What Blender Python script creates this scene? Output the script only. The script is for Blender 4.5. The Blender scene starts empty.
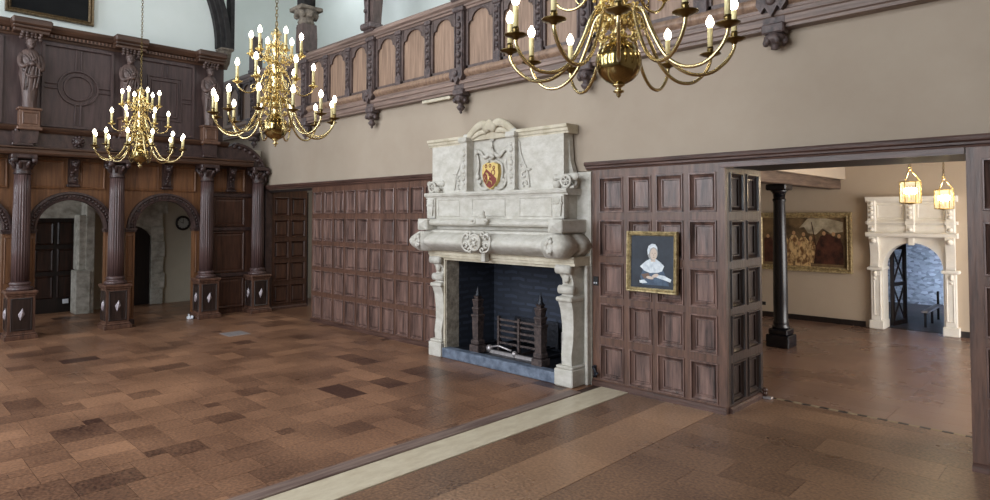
import bpy, math, random
from mathutils import Vector, Matrix
random.seed(7)
PI = math.pi
scn = bpy.context.scene
col = scn.collection

# ------------------------------------------------------------------ camera
FPX = 633.0
cam_d = bpy.data.cameras.new('camera')
cam_d.sensor_width = 36.0
cam_d.lens = FPX / 990 * 36
cam_d.shift_y = (196 - 250) / 990.0
cam_d.clip_start = 0.05
cam = bpy.data.objects.new('camera', cam_d)
col.objects.link(cam)
cam.location = (10.9, -5.30, 1.70)
cam.rotation_euler = (math.radians(90 + 1.8), 0, math.radians(90) - math.atan(648 / 633.0))
scn.camera = cam

# ------------------------------------------------------------------ world, light, exposure
scn.view_settings.view_transform = 'Standard'
scn.view_settings.look = 'None'
scn.view_settings.exposure = 0.14
scn.view_settings.gamma = 1.0
world = bpy.data.worlds.new('sky')
scn.world = world
world.use_nodes = True
wb = world.node_tree.nodes['Background']
wb.inputs[0].default_value = (0.80, 0.88, 1.0, 1)
wb.inputs[1].default_value = 0.9


def area(name, loc, target, sx, sy, power, color):
    l = bpy.data.lights.new(name, 'AREA')
    l.shape = 'RECTANGLE'
    l.size = sx
    l.size_y = sy
    l.energy = power
    l.color = color
    o = bpy.data.objects.new(name, l)
    col.objects.link(o)
    o.location = loc
    d = Vector(target) - Vector(loc)
    o.rotation_euler = d.to_track_quat('-Z', 'Y').to_euler()
    return o


COOL = (0.86, 0.93, 1.0)
for i, wx in enumerate((1.6, 5.2, 8.8)):
    area('daylight_window', (wx, -8.35, 3.6), (wx - 0.2, 0, 2.0), 2.2, 4.4, 410, COOL)
area('gallery_fill', (6.0, 1.2, 6.7), (5.0, 1.6, 4.0), 12, 1.2, 240, (0.88, 0.96, 1.0))  # added fill that brightens the gallery's white back wall
area('screen_passage_fill', (-1.2, -5.6, 1.9), (-1.7, -1.0, 1.2), 1.0, 1.4, 26, COOL)  # unseen fill, added to lift the stone behind the arches
area('daylight_next_room', (12.7, 3.2, 1.4), (6.5, 3.6, 1.1), 4.0, 2.2, 190, (1.0, 0.96, 0.92))
area('left_passage_fill', (0.7, 0.8, 2.7), (0.9, 1.4, 1.0), 0.8, 0.5, 5, (1.0, 0.92, 0.8))  # small extra light, added so the passage wall reads pale
area('gallery_end_fill', (-0.6, 1.0, 6.9), (-2.6, 1.0, 4.8), 2.4, 1.2, 24, (0.88, 0.96, 1.0))  # further fill added for the left end of the gallery
area('daylight_corridor', (9.35, 8.2, 0.6), (8.75, 9.2, 0.35), 0.6, 0.6, 34, (0.55, 0.72, 1.0))


# ------------------------------------------------------------------ colour and materials
def lin(c):
    c = c / 255.0
    return c / 12.92 if c <= 0.04045 else ((c + 0.055) / 1.055) ** 2.4


def rgb(r, g, b):
    return (lin(r), lin(g), lin(b), 1)


def new_mat(name):
    m = bpy.data.materials.new(name)
    m.use_nodes = True
    nt = m.node_tree
    return m, nt, nt.nodes['Principled BSDF']


def simple(name, c, rough=0.6, metal=0.0, c2=None, scale=(6, 6, 6), detail=5, bump=0.0, bscale=None,
           lo=0.35, hi=0.65, spec=0.5, coat=0.0):
    """two tones mixed by stretched noise, plus an optional bump"""
    m, nt, p = new_mat(name)
    p.inputs['Roughness'].default_value = rough
    p.inputs['Metallic'].default_value = metal
    p.inputs['Specular IOR Level'].default_value = spec
    p.inputs['Coat Weight'].default_value = coat
    p.inputs['Coat Roughness'].default_value = 0.25
    p.inputs['Base Color'].default_value = c
    if c2 is not None or bump:
        geo = nt.nodes.new('ShaderNodeNewGeometry')
        mp = nt.nodes.new('ShaderNodeMapping')
        mp.inputs['Scale'].default_value = scale
        nt.links.new(geo.outputs['Position'], mp.inputs['Vector'])
        nz = nt.nodes.new('ShaderNodeTexNoise')
        nz.inputs['Scale'].default_value = 1.0
        nz.inputs['Detail'].default_value = detail
        nz.inputs['Roughness'].default_value = 0.65
        nt.links.new(mp.outputs[0], nz.inputs['Vector'])
        if c2 is not None:
            rp = nt.nodes.new('ShaderNodeValToRGB')
            rp.color_ramp.elements[0].position = lo
            rp.color_ramp.elements[0].color = c
            rp.color_ramp.elements[1].position = hi
            rp.color_ramp.elements[1].color = c2
            nt.links.new(nz.outputs['Fac'], rp.inputs[0])
            nt.links.new(rp.outputs[0], p.inputs['Base Color'])
        if bump:
            src = nz
            if bscale:
                mp2 = nt.nodes.new('ShaderNodeMapping')
                mp2.inputs['Scale'].default_value = bscale
                nt.links.new(geo.outputs['Position'], mp2.inputs['Vector'])
                src = nt.nodes.new('ShaderNodeTexNoise')
                src.inputs['Scale'].default_value = 1.0
                src.inputs['Detail'].default_value = 4
                nt.links.new(mp2.outputs[0], src.inputs['Vector'])
            b = nt.nodes.new('ShaderNodeBump')
            b.inputs['Strength'].default_value = bump
            b.inputs['Distance'].default_value = 0.02
            nt.links.new(src.outputs['Fac'], b.inputs['Height'])
            nt.links.new(b.outputs[0], p.inputs['Normal'])
    return m


def emit(name, c, s):
    m, nt, p = new_mat(name)
    p.inputs['Base Color'].default_value = c
    p.inputs['Emission Color'].default_value = c
    p.inputs['Emission Strength'].default_value = s
    return m


def tone_mat(name, dark, light, rough, bump=0.1, speck=0.35, patch=0.35, coat=0.0, spec=0.4):
    """tiles: each tile's own tone comes from a face colour, with speckle and worn patches on top"""
    m, nt, p = new_mat(name)
    p.inputs['Specular IOR Level'].default_value = spec
    p.inputs['Coat Weight'].default_value = coat
    at = nt.nodes.new('ShaderNodeAttribute')
    at.attribute_name = 'tone'
    geo = nt.nodes.new('ShaderNodeNewGeometry')
    n1 = nt.nodes.new('ShaderNodeTexNoise')
    n1.inputs['Scale'].default_value = 48
    n1.inputs['Detail'].default_value = 3
    n2 = nt.nodes.new('ShaderNodeTexNoise')
    n2.inputs['Scale'].default_value = 1.3
    n2.inputs['Detail'].default_value = 5
    nt.links.new(geo.outputs['Position'], n1.inputs['Vector'])
    nt.links.new(geo.outputs['Position'], n2.inputs['Vector'])

    def mth(op, a, b):
        n = nt.nodes.new('ShaderNodeMath')
        n.operation = op
        for i, v in enumerate((a, b)):
            if isinstance(v, (int, float)):
                n.inputs[i].default_value = v
            else:
                nt.links.new(v, n.inputs[i])
        return n.outputs[0]
    s = mth('MULTIPLY', mth('SUBTRACT', n1.outputs['Fac'], 0.5), speck * 2)
    q = mth('MULTIPLY', mth('SUBTRACT', n2.outputs['Fac'], 0.5), patch * 3)
    f = mth('ADD', mth('ADD', at.outputs['Fac'], s), q)
    rp = nt.nodes.new('ShaderNodeValToRGB')
    rp.color_ramp.elements[0].color = dark
    rp.color_ramp.elements[1].color = light
    nt.links.new(f, rp.inputs[0])
    nt.links.new(rp.outputs[0], p.inputs['Base Color'])
    r = mth('ADD', mth('MULTIPLY', n2.outputs['Fac'], 0.25), rough - 0.12)
    nt.links.new(r, p.inputs['Roughness'])
    b = nt.nodes.new('ShaderNodeBump')
    b.inputs['Strength'].default_value = bump
    b.inputs['Distance'].default_value = 0.01
    nt.links.new(n1.outputs['Fac'], b.inputs['Height'])
    nt.links.new(b.outputs[0], p.inputs['Normal'])
    return m


M = {}
GV = (26, 26, 2.2)     # vertical grain
GH = (2.2, 26, 26)
GY = (26, 2.2, 26)
M['oak'] = simple('panel_oak', rgb(66, 46, 38), 0.42, c2=rgb(126, 94, 80), scale=GV, bump=0.25, lo=0.3, hi=0.72)
M['oakH'] = simple('rail_oak', rgb(50, 34, 30), 0.38, c2=rgb(100, 72, 62), scale=GH, bump=0.25, lo=0.3, hi=0.72)
M['oak_field'] = simple('panel_field_oak', rgb(47, 34, 32), 0.33, c2=rgb(142, 111, 100), scale=(16, 16, 1.6), bump=0.35, lo=0.32, hi=0.72)
M['frame_oak'] = simple('frame_oak', rgb(58, 39, 32), 0.38, c2=rgb(116, 83, 67), scale=(22, 22, 2.2), bump=0.25, lo=0.3, hi=0.72)
M['door_oak'] = simple('door_oak', rgb(46, 28, 22), 0.4, c2=rgb(88, 58, 44), scale=GV, bump=0.2, lo=0.3, hi=0.7)
M['shaded_reveal_oak'] = simple('shaded_reveal_oak', rgb(26, 19, 18), 0.28, c2=rgb(62, 47, 42), scale=GV, bump=0.2, lo=0.3, hi=0.7)  # panelling oak with the shade of the reveal worked into its colour
M['dark_oak'] = simple('carved_dark_oak', rgb(38, 27, 27), 0.45, c2=rgb(78, 58, 54), scale=(14, 14, 8), bump=0.4, lo=0.3, hi=0.7)
M['screen_oak'] = simple('upper_screen_oak', rgb(54, 40, 39), 0.5, c2=rgb(86, 67, 64), scale=(20, 20, 2), bump=0.2, lo=0.3, hi=0.7)
M['cornice_oak'] = simple('cornice_oak', rgb(50, 33, 24), 0.5, c2=rgb(88, 60, 44), scale=(20, 2, 20), bump=0.2, lo=0.3, hi=0.7)
M['orange_oak'] = simple('orange_oak', rgb(82, 52, 32), 0.5, c2=rgb(128, 86, 54), scale=(24, 24, 2), bump=0.2, lo=0.3, hi=0.7)
M['column_oak'] = simple('column_oak', rgb(52, 38, 38), 0.38, c2=rgb(96, 73, 70), scale=(26, 26, 1.6), bump=0.25, lo=0.3, hi=0.7)
M['figure_oak'] = simple('figure_oak', rgb(62, 48, 45), 0.5, c2=rgb(106, 86, 79), scale=(14, 14, 6), bump=0.6, lo=0.3, hi=0.7)
M['figure_warm'] = simple('figure_warm_oak', rgb(78, 54, 42), 0.5, c2=rgb(116, 84, 66), scale=(12, 12, 5), bump=0.4, lo=0.3, hi=0.7)
M['diamond'] = simple('diamond_highlight', rgb(140, 128, 132), 0.35, c2=rgb(180, 168, 172), scale=(20, 20, 20))  # much paler than the other oak: highlight put into the colour
M['gal_panel'] = simple('gallery_panel_oak', rgb(108, 84, 68), 0.5, c2=rgb(164, 134, 112), scale=(26, 26, 1.6), bump=0.15, lo=0.3, hi=0.7)
M['gal_frame'] = simple('gallery_frame_oak', rgb(62, 50, 47), 0.5, c2=rgb(104, 86, 80), scale=(16, 16, 6), bump=0.3, lo=0.3, hi=0.7)
M['gal_rail'] = simple('gallery_rail_oak', rgb(84, 68, 60), 0.5, c2=rgb(146, 122, 110), scale=(1.4, 20, 24), bump=0.25, lo=0.3, hi=0.7)
M['gal_carved'] = simple('gallery_carved_oak', rgb(52, 43, 44), 0.5, c2=rgb(104, 87, 83), scale=(22, 22, 14), bump=0.6, lo=0.3, hi=0.7)
M['plaster'] = simple('hall_plaster', rgb(156, 140, 123), 0.8, c2=rgb(162, 147, 130), scale=(1.2, 1.2, 1.2), bump=0.04, bscale=(14, 14, 14))
M['white_plaster'] = simple('white_plaster', rgb(222, 228, 222), 0.85, c2=rgb(228, 233, 228), scale=(1, 1, 1))
M['room_plaster'] = simple('next_room_plaster', rgb(182, 165, 145), 0.8, c2=rgb(188, 172, 152), scale=(1.2, 1.2, 1.2))
M['passage_plaster'] = simple('passage_plaster', rgb(176, 166, 148), 0.85, c2=rgb(184, 174, 156), scale=(2, 2, 2), bump=0.1)
M['rough_stone'] = simple('rough_stone', rgb(150, 145, 134), 0.9, c2=rgb(198, 194, 184), scale=(7, 7, 9), bump=0.4)
M['weathered'] = simple('weathered_stone', rgb(78, 70, 62), 0.9, c2=rgb(136, 124, 110), scale=(12, 12, 12), bump=0.6)
M['stone'] = simple('carved_stone', rgb(178, 172, 160), 0.75, c2=rgb(200, 195, 186), scale=(9, 9, 14), bump=0.35, bscale=(55, 55, 55))
M['stone_warm'] = simple('warm_stone', rgb(176, 164, 141), 0.75, c2=rgb(204, 194, 174), scale=(6, 6, 6), bump=0.2, bscale=(30, 30, 30))
M['stone_white'] = simple('white_painted_stone', rgb(232, 226, 214), 0.7, c2=rgb(240, 236, 226), scale=(6, 6, 6), bump=0.15, bscale=(25, 25, 25))
M['jamb_stone'] = simple('sooty_stone', rgb(126, 118, 106), 0.85, c2=rgb(184, 174, 158), scale=(14, 14, 14), bump=0.5)
M['slate'] = simple('hearth_slate', rgb(74, 84, 100), 0.5, c2=rgb(116, 126, 142), scale=(12, 12, 12), bump=0.15)
M['iron'] = simple('black_iron', rgb(26, 27, 32), 0.45, metal=0.5, c2=rgb(48, 50, 58), scale=(30, 30, 30), bump=0.2)
M['iron_brown'] = simple('rusty_iron', rgb(50, 42, 42), 0.5, metal=0.3, c2=rgb(92, 78, 74), scale=(24, 24, 24), bump=0.4)
M['black_paint'] = simple('black_gloss_paint', rgb(20, 20, 26), 0.25)
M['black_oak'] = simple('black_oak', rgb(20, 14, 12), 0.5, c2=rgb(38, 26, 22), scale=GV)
M['door_dark'] = simple('dark_door_oak', rgb(26, 15, 11), 0.45, c2=rgb(58, 34, 24), scale=GV, bump=0.2)
M['beam_oak'] = simple('beam_oak', rgb(58, 44, 36), 0.6, c2=rgb(110, 90, 76), scale=GY, bump=0.3)
M['ceiling_beam'] = simple('ceiling_beam_oak', rgb(22, 15, 12), 0.6, c2=rgb(46, 34, 28), scale=GY)
M['rib_oak'] = simple('roof_rib_oak', rgb(22, 20, 20), 0.7, c2=rgb(48, 44, 43), scale=(10, 10, 10), bump=0.2)
M['brass'] = simple('polished_brass', rgb(196, 176, 128), 0.24, metal=1.0, c2=rgb(214, 196, 150), scale=(8, 8, 8))
M['brass_dark'] = simple('aged_brass', rgb(104, 88, 54), 0.28, metal=1.0, c2=rgb(132, 112, 72), scale=(8, 8, 8))
M['globe_brass'] = simple('mirror_brass', rgb(158, 140, 92), 0.12, metal=1.0, c2=rgb(170, 152, 104), scale=(4, 4, 4))
M['gilt'] = simple('gilt_scrollwork', rgb(190, 162, 98), 0.28, metal=1.0, c2=rgb(232, 208, 140), scale=(30, 30, 30), bump=0.4)
M['candle'] = simple('candle_sleeve', rgb(226, 212, 160), 0.5)
M['bulb'] = emit('glowing_bulb', (1.0, 0.88, 0.68, 1), 16)
M['gold'] = simple('gold_leaf', rgb(216, 188, 118), 0.35, metal=0.6)
M['frame_gold'] = simple('gilded_frame', rgb(134, 116, 82), 0.4, metal=0.3, c2=rgb(212, 192, 146), scale=(30, 30, 30), bump=0.4)
M['frame_dull'] = simple('dull_gilded_frame', rgb(74, 58, 40), 0.5, metal=0.3, c2=rgb(128, 106, 74), scale=(30, 30, 30), bump=0.3)
M['red'] = simple('shield_red', rgb(120, 44, 34), 0.5)
M['canvas_dark'] = simple('dark_canvas', rgb(12, 12, 13), 0.75, c2=rgb(24, 24, 24), scale=(3, 3, 3), spec=0.2)
M['white_plastic'] = simple('white_plastic', rgb(220, 222, 228), 0.4)
M['black_plastic'] = simple('black_plastic', rgb(24, 22, 22), 0.4)
M['steel'] = simple('brushed_steel', rgb(170, 162, 162), 0.4, metal=0.6, c2=rgb(196, 188, 186), scale=(20, 20, 20))
M['clock_face'] = simple('clock_face', rgb(176, 174, 168), 0.5)
M['cream_strip'] = simple('cream_stone_strip', rgb(188, 173, 148), 0.42, c2=rgb(206, 194, 170), scale=(14, 5, 5), bump=0.08, bscale=(60, 60, 60))
M['kerb_wood'] = simple('kerb_board', rgb(96, 76, 70), 0.45, c2=rgb(136, 116, 106), scale=(30, 2, 30), bump=0.2)
M['joint'] = simple('floor_joint', rgb(58, 38, 30), 0.6)
M['tiles'] = tone_mat('cork_tiles', rgb(56, 34, 28), rgb(170, 126, 96), 0.32, bump=0.12, speck=0.62, patch=0.30)
M['tiles_rows'] = tone_mat('cork_tile_rows', rgb(58, 38, 34), rgb(172, 134, 104), 0.30, bump=0.12, speck=0.62, patch=0.22)
M['room_tiles'] = tone_mat('next_room_tiles', rgb(92, 68, 58), rgb(150, 120, 102), 0.28, speck=0.12, patch=0.15)
M['planks'] = tone_mat('corridor_planks', rgb(46, 36, 34), rgb(92, 76, 70), 0.4, speck=0.2, patch=0.2)


M['inlay_light'] = simple('pale_inlay', rgb(150, 132, 104), 0.5)


def brick_mat(name, c1, c2, mortar, scale, bw, bh, rough=0.8, axis='X', bump=0.6):
    m, nt, p = new_mat(name)
    p.inputs['Roughness'].default_value = rough
    geo = nt.nodes.new('ShaderNodeNewGeometry')
    sp = nt.nodes.new('ShaderNodeSeparateXYZ')
    cb = nt.nodes.new('ShaderNodeCombineXYZ')
    nt.links.new(geo.outputs['Position'], sp.inputs[0])
    if axis == 'XY':
        ad = nt.nodes.new('ShaderNodeMath')
        nt.links.new(sp.outputs[0], ad.inputs[0])
        nt.links.new(sp.outputs[1], ad.inputs[1])
        nt.links.new(ad.outputs[0], cb.inputs[0])
    else:
        nt.links.new(sp.outputs[axis], cb.inputs[0])
    nt.links.new(sp.outputs[2], cb.inputs[1])
    nz = nt.nodes.new('ShaderNodeTexNoise')
    nz.inputs['Scale'].default_value = 4
    nz.inputs['Detail'].default_value = 4
    nt.links.new(geo.outputs['Position'], nz.inputs['Vector'])
    mx = nt.nodes.new('ShaderNodeMix')
    mx.data_type = 'VECTOR'
    mx.inputs['Factor'].default_value = 0.07
    nt.links.new(cb.outputs[0], mx.inputs[4])
    nt.links.new(nz.outputs['Color'], mx.inputs[5])
    br = nt.nodes.new('ShaderNodeTexBrick')
    br.inputs['Color1'].default_value = c1
    br.inputs['Color2'].default_value = c2
    br.inputs['Mortar'].default_value = mortar
    br.inputs['Scale'].default_value = scale
    br.inputs['Mortar Size'].default_value = 0.02
    br.inputs['Brick Width'].default_value = bw
    br.inputs['Row Height'].default_value = bh
    nt.links.new(mx.outputs[1], br.inputs['Vector'])
    nt.links.new(br.outputs['Color'], p.inputs['Base Color'])
    b = nt.nodes.new('ShaderNodeBump')
    b.inputs['Strength'].default_value = bump
    b.inputs['Distance'].default_value = 0.03
    nt.links.new(br.outputs['Fac'], b.inputs['Height'])
    b.invert = True
    nt.links.new(b.outputs[0], p.inputs['Normal'])
    return m


def rubble_mat(name, dark, light, scale=7):
    m, nt, p = new_mat(name)
    p.inputs['Roughness'].default_value = 0.85
    geo = nt.nodes.new('ShaderNodeNewGeometry')
    mp = nt.nodes.new('ShaderNodeMapping')
    mp.inputs['Scale'].default_value = (1, 1, 1.7)
    nt.links.new(geo.outputs['Position'], mp.inputs['Vector'])
    v = nt.nodes.new('ShaderNodeTexVoronoi')
    v.inputs['Scale'].default_value = scale
    v.feature = 'DISTANCE_TO_EDGE'
    v2 = nt.nodes.new('ShaderNodeTexVoronoi')
    v2.inputs['Scale'].default_value = scale
    nt.links.new(mp.outputs[0], v.inputs['Vector'])
    nt.links.new(mp.outputs[0], v2.inputs['Vector'])
    rp = nt.nodes.new('ShaderNodeValToRGB')
    rp.color_ramp.elements[0].color = dark
    rp.color_ramp.elements[1].color = light
    nt.links.new(v2.outputs['Color'], rp.inputs[0])
    nt.links.new(rp.outputs[0], p.inputs['Base Color'])
    b = nt.nodes.new('ShaderNodeBump')
    b.inputs['Strength'].default_value = 1.0
    b.inputs['Distance'].default_value = 0.05
    r2 = nt.nodes.new('ShaderNodeMath')
    r2.operation = 'MINIMUM'
    r2.inputs[1].default_value = 0.12
    nt.links.new(v.outputs['Distance'], r2.inputs[0])
    nt.links.new(r2.outputs[0], b.inputs['Height'])
    nt.links.new(b.outputs[0], p.inputs['Normal'])
    return m


M['firebrick'] = brick_mat('sooty_brick', rgb(38, 43, 56), rgb(52, 58, 74), rgb(34, 39, 50), 1.0, 0.23, 0.07, axis='XY', bump=0.25)
M['rubble'] = rubble_mat('rubble_stone', rgb(120, 120, 124), rgb(220, 220, 224), scale=14)


# ------------------------------------------------------------------ mesh builder
def north(x0=0.0, y0=0.0, z0=0.0):
    """local u = +X, v = +Z, w = out of the wall towards -Y"""
    return Matrix(((1, 0, 0, x0), (0, 0, -1, y0), (0, 1, 0, z0), (0, 0, 0, 1)))


def west(x0=0.0, y0=0.0, z0=0.0):
    """local u = +Y, v = +Z, w = out towards +X"""
    return Matrix(((0, 0, 1, x0), (1, 0, 0, y0), (0, 1, 0, z0), (0, 0, 0, 1)))


def flat(x0=0.0, y0=0.0, z0=0.0):
    """local = world axes"""
    return Matrix.Translation((x0, y0, z0))


class MB:
    def __init__(self, T=None):
        self.v = []
        self.f = []
        self.s = []
        self.tone = []
        self.T = T or Matrix.Identity(4)

    def add(self, vs, fs, smooth=False, tone=0.5):
        n = len(self.v)
        T = self.T
        self.v += [T @ Vector(p) for p in vs]
        for f in fs:
            self.f.append([i + n for i in f])
            self.s.append(smooth)
            self.tone.append(tone)
        return self

    def box(self, a, b, bev=0.0, tone=0.5):
        x0, y0, z0 = [min(a[i], b[i]) for i in range(3)]
        x1, y1, z1 = [max(a[i], b[i]) for i in range(3)]
        if bev <= 0:
            vs = [(x0, y0, z0), (x1, y0, z0), (x1, y1, z0), (x0, y1, z0), (x0, y0, z1), (x1, y0, z1), (x1, y1, z1), (x0, y1, z1)]
            fs = [(3, 2, 1, 0), (4, 5, 6, 7), (0, 1, 5, 4), (1, 2, 6, 5), (2, 3, 7, 6), (3, 0, 4, 7)]
            return self.add(vs, fs, tone=tone)
        e = min(bev, (x1 - x0) / 2.01, (y1 - y0) / 2.01, (z1 - z0) / 2.01)
        vs = []
        for i in range(8):
            sx, sy, sz = i & 1, (i >> 1) & 1, (i >> 2) & 1
            X = x1 if sx else x0
            Y = y1 if sy else y0
            Z = z1 if sz else z0
            ix = X - e if sx else X + e
            iy = Y - e if sy else Y + e
            iz = Z - e if sz else Z + e
            vs += [(X, iy, iz), (ix, Y, iz), (ix, iy, Z)]
        ci = lambda x, y, z: (x + 2 * y + 4 * z) * 3
        fs = []
        for s in (0, 1):
            fs.append([ci(s, 0, 0), ci(s, 1, 0), ci(s, 1, 1), ci(s, 0, 1)])
            fs.append([ci(0, s, 0) + 1, ci(1, s, 0) + 1, ci(1, s, 1) + 1, ci(0, s, 1) + 1])
            fs.append([ci(0, 0, s) + 2, ci(1, 0, s) + 2, ci(1, 1, s) + 2, ci(0, 1, s) + 2])
        for a_ in (0, 1):
            for b_ in (0, 1):
                fs.append([ci(a_, b_, 0), ci(a_, b_, 0) + 1, ci(a_, b_, 1) + 1, ci(a_, b_, 1)])
                fs.append([ci(a_, 0, b_), ci(a_, 0, b_) + 2, ci(a_, 1, b_) + 2, ci(a_, 1, b_)])
                fs.append([ci(0, a_, b_) + 1, ci(0, a_, b_) + 2, ci(1, a_, b_) + 2, ci(1, a_, b_) + 1])
        for i in range(8):
            fs.append([i * 3, i * 3 + 1, i * 3 + 2])
        return self.add(vs, fs, tone=tone)

    def prism(self, poly, w0, w1, smooth=False):
        n = len(poly)
        vs = [(u, v, w0) for u, v in poly] + [(u, v, w1) for u, v in poly]
        fs = [list(range(n))[::-1], list(range(n, 2 * n))]
        self.add(vs, fs)
        vs2 = list(vs)
        fs2 = [(i, (i + 1) % n, n + (i + 1) % n, n + i) for i in range(n)]
        return self.add(vs2, fs2, smooth)

    def mould(self, prof, u0, u1, e0=0.0, e1=0.0):
        """profile [(w, v)] swept along u; e0/e1 mitre the ends by w"""
        n = len(prof)
        vs = [(u0 - e0 * w, v, w) for w, v in prof] + [(u1 + e1 * w, v, w) for w, v in prof]
        fs = [list(range(n)), list(range(n, 2 * n))[::-1]]
        self.add(vs, fs)
        return self.add(vs, [(i, (i + 1) % n, n + (i + 1) % n, n + i) for i in range(n)])

    def rings(self, u0, v0, u1, v1, rs, cap=True):
        vs = []
        for d, w in rs:
            vs += [(u0 + d, v0 + d, w), (u1 - d, v0 + d, w), (u1 - d, v1 - d, w), (u0 + d, v1 - d, w)]
        fs = []
        for k in range(len(rs) - 1):
            for i in range(4):
                j = (i + 1) % 4
                fs.append((k * 4 + i, k * 4 + j, (k + 1) * 4 + j, (k + 1) * 4 + i))
        if cap:
            k = (len(rs) - 1) * 4
            fs.append((k, k + 1, k + 2, k + 3))
        return self.add(vs, fs)

    def lathe(self, prof, c=(0, 0, 0), n=20, flute=0, fd=0.0, axis='z', arc=2 * PI, a0=0.0):
        """profile [(r, h)] turned about the local axis"""
        full = abs(arc - 2 * PI) < 1e-6
        m = n if full else n + 1
        vs = []
        for r, h in prof:
            for i in range(m):
                a = a0 + arc * i / n
                rr = r
                if flute:
                    rr = r * (1 - fd * (0.5 - 0.5 * math.cos(a * flute)))
                p = (rr * math.cos(a), rr * math.sin(a), h)
                if axis == 'y':
                    p = (p[0], p[2], p[1])
                elif axis == 'x':
                    p = (p[2], p[0], p[1])
                vs.append((p[0] + c[0], p[1] + c[1], p[2] + c[2]))
        fs = []
        for k in range(len(prof) - 1):
            for i in range(n):
                j = (i + 1) % m if full else i + 1
                fs.append((k * m + i, k * m + j, (k + 1) * m + j, (k + 1) * m + i))
        if full:
            if prof[0][0] > 1e-4:
                fs.append(list(range(m))[::-1])
            if prof[-1][0] > 1e-4:
                k = (len(prof) - 1) * m
                fs.append(list(range(k, k + m)))
        return self.add(vs, fs, True)

    def ball(self, c, r, n=12, s=(1, 1, 1)):
        m = max(4, n // 2)
        vs = [(c[0], c[1], c[2] - r * s[2])]
        for k in range(1, m):
            a = -PI / 2 + PI * k / m
            for i in range(n):
                b = 2 * PI * i / n
                vs.append((c[0] + r * s[0] * math.cos(a) * math.cos(b), c[1] + r * s[1] * math.cos(a) * math.sin(b), c[2] + r * s[2] * math.sin(a)))
        vs.append((c[0], c[1], c[2] + r * s[2]))
        fs = []
        for i in range(n):
            fs.append((0, 1 + (i + 1) % n, 1 + i))
            for k in range(m - 2):
                a, b = 1 + k * n + i, 1 + k * n + (i + 1) % n
                fs.append((a, b, b + n, a + n))
            fs.append((1 + (m - 2) * n + i, 1 + (m - 2) * n + (i + 1) % n, len(vs) - 1))
        return self.add(vs, fs, True)

    def tube(self, pts, r, n=8, cap=True):
        P = [Vector(p) for p in pts]
        R = r if isinstance(r, (list, tuple)) else [r] * len(P)
        vs = []
        up = None
        for i, p in enumerate(P):
            t = (P[min(i + 1, len(P) - 1)] - P[max(i - 1, 0)]).normalized()
            if up is None:
                up = Vector((0, 0, 1)) if abs(t.z) < 0.9 else Vector((1, 0, 0))
            a = up - t * up.dot(t)
            if a.length < 1e-4:
                a = t.orthogonal()
            a.normalize()
            up = a
            b = t.cross(a)
            for k in range(n):
                g = 2 * PI * k / n
                vs.append(tuple(p + (a * math.cos(g) + b * math.sin(g)) * R[i]))
        fs = []
        for i in range(len(P) - 1):
            for k in range(n):
                j = (k + 1) % n
                fs.append((i * n + k, i * n + j, (i + 1) * n + j, (i + 1) * n + k))
        if cap:
            fs.append(list(range(n))[::-1])
            fs.append(list(range((len(P) - 1) * n, len(P) * n)))
        return self.add(vs, fs, True)

    def torus(self, c, R, r, n=16, m=6, T=None):
        vs = []
        for i in range(n):
            a = 2 * PI * i / n
            for k in range(m):
                b = 2 * PI * k / m
                p = Vector(((R + r * math.cos(b)) * math.cos(a), (R + r * math.cos(b)) * math.sin(a), r * math.sin(b)))
                if T:
                    p = T @ p
                vs.append((p[0] + c[0], p[1] + c[1], p[2] + c[2]))
        fs = []
        for i in range(n):
            for k in range(m):
                i2, k2 = (i + 1) % n, (k + 1) % m
                fs.append((i * m + k, i2 * m + k, i2 * m + k2, i * m + k2))
        return self.add(vs, fs, True)

    def build(self, name, mat, parent=None, keep_tone=False):
        off = Vector((0, 0, 0))
        q = parent
        while q is not None:
            off += q.location
            q = q.parent
        me = bpy.data.meshes.new(name)
        me.from_pydata([tuple(p - off) for p in self.v], [], self.f)
        me.polygons.foreach_set('use_smooth', self.s)
        import bmesh
        bm = bmesh.new()
        bm.from_mesh(me)
        bmesh.ops.recalc_face_normals(bm, faces=bm.faces)
        bm.to_mesh(me)
        bm.free()
        if keep_tone:
            ca = me.color_attributes.new('tone', 'FLOAT_COLOR', 'CORNER')
            vals = []
            for p in me.polygons:
                t = self.tone[p.index]
                for _ in p.loop_indices:
                    vals += [t, t, t, 1]
            ca.data.foreach_set('color', vals)
        me.materials.append(mat)
        me.update()
        o = bpy.data.objects.new(name, me)
        col.objects.link(o)
        o.parent = parent
        return o


def struct(o):
    o['kind'] = 'structure'
    return o


def tag(o, label, cat, group=None, kind=None):
    o['label'] = label
    o['category'] = cat
    if group:
        o['group'] = group
    if kind:
        o['kind'] = kind
    return o


def thing(name, loc, label, cat, group=None):
    o = bpy.data.objects.new(name, None)
    col.objects.link(o)
    o.location = loc
    o.empty_display_size = 0.1
    return tag(o, label, cat, group)


def copy_tree(o, parent=None):
    c = o.copy()
    col.objects.link(c)
    c.parent = parent
    for ch in [x for x in o.children]:
        copy_tree(ch, c)
    return c


def smooth_path(pts, k=5):
    P = [Vector(p) for p in pts]
    out = []
    for i in range(len(P) - 1):
        p0, p1, p2, p3 = P[max(i - 1, 0)], P[i], P[i + 1], P[min(i + 2, len(P) - 1)]
        for j in range(k):
            t = j / k
            out.append(0.5 * ((2 * p1) + (p2 - p0) * t + (2 * p0 - 5 * p1 + 4 * p2 - p3) * t * t + (3 * p1 - p0 - 3 * p2 + p3) * t ** 3))
    out.append(P[-1])
    return out


def spiral(c, r0, r1, a0, a1, n=14):
    return [(c[0] + (r0 + (r1 - r0) * i / n) * math.cos(a0 + (a1 - a0) * i / n),
             c[1] + (r0 + (r1 - r0) * i / n) * math.sin(a0 + (a1 - a0) * i / n)) for i in range(n + 1)]


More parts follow.
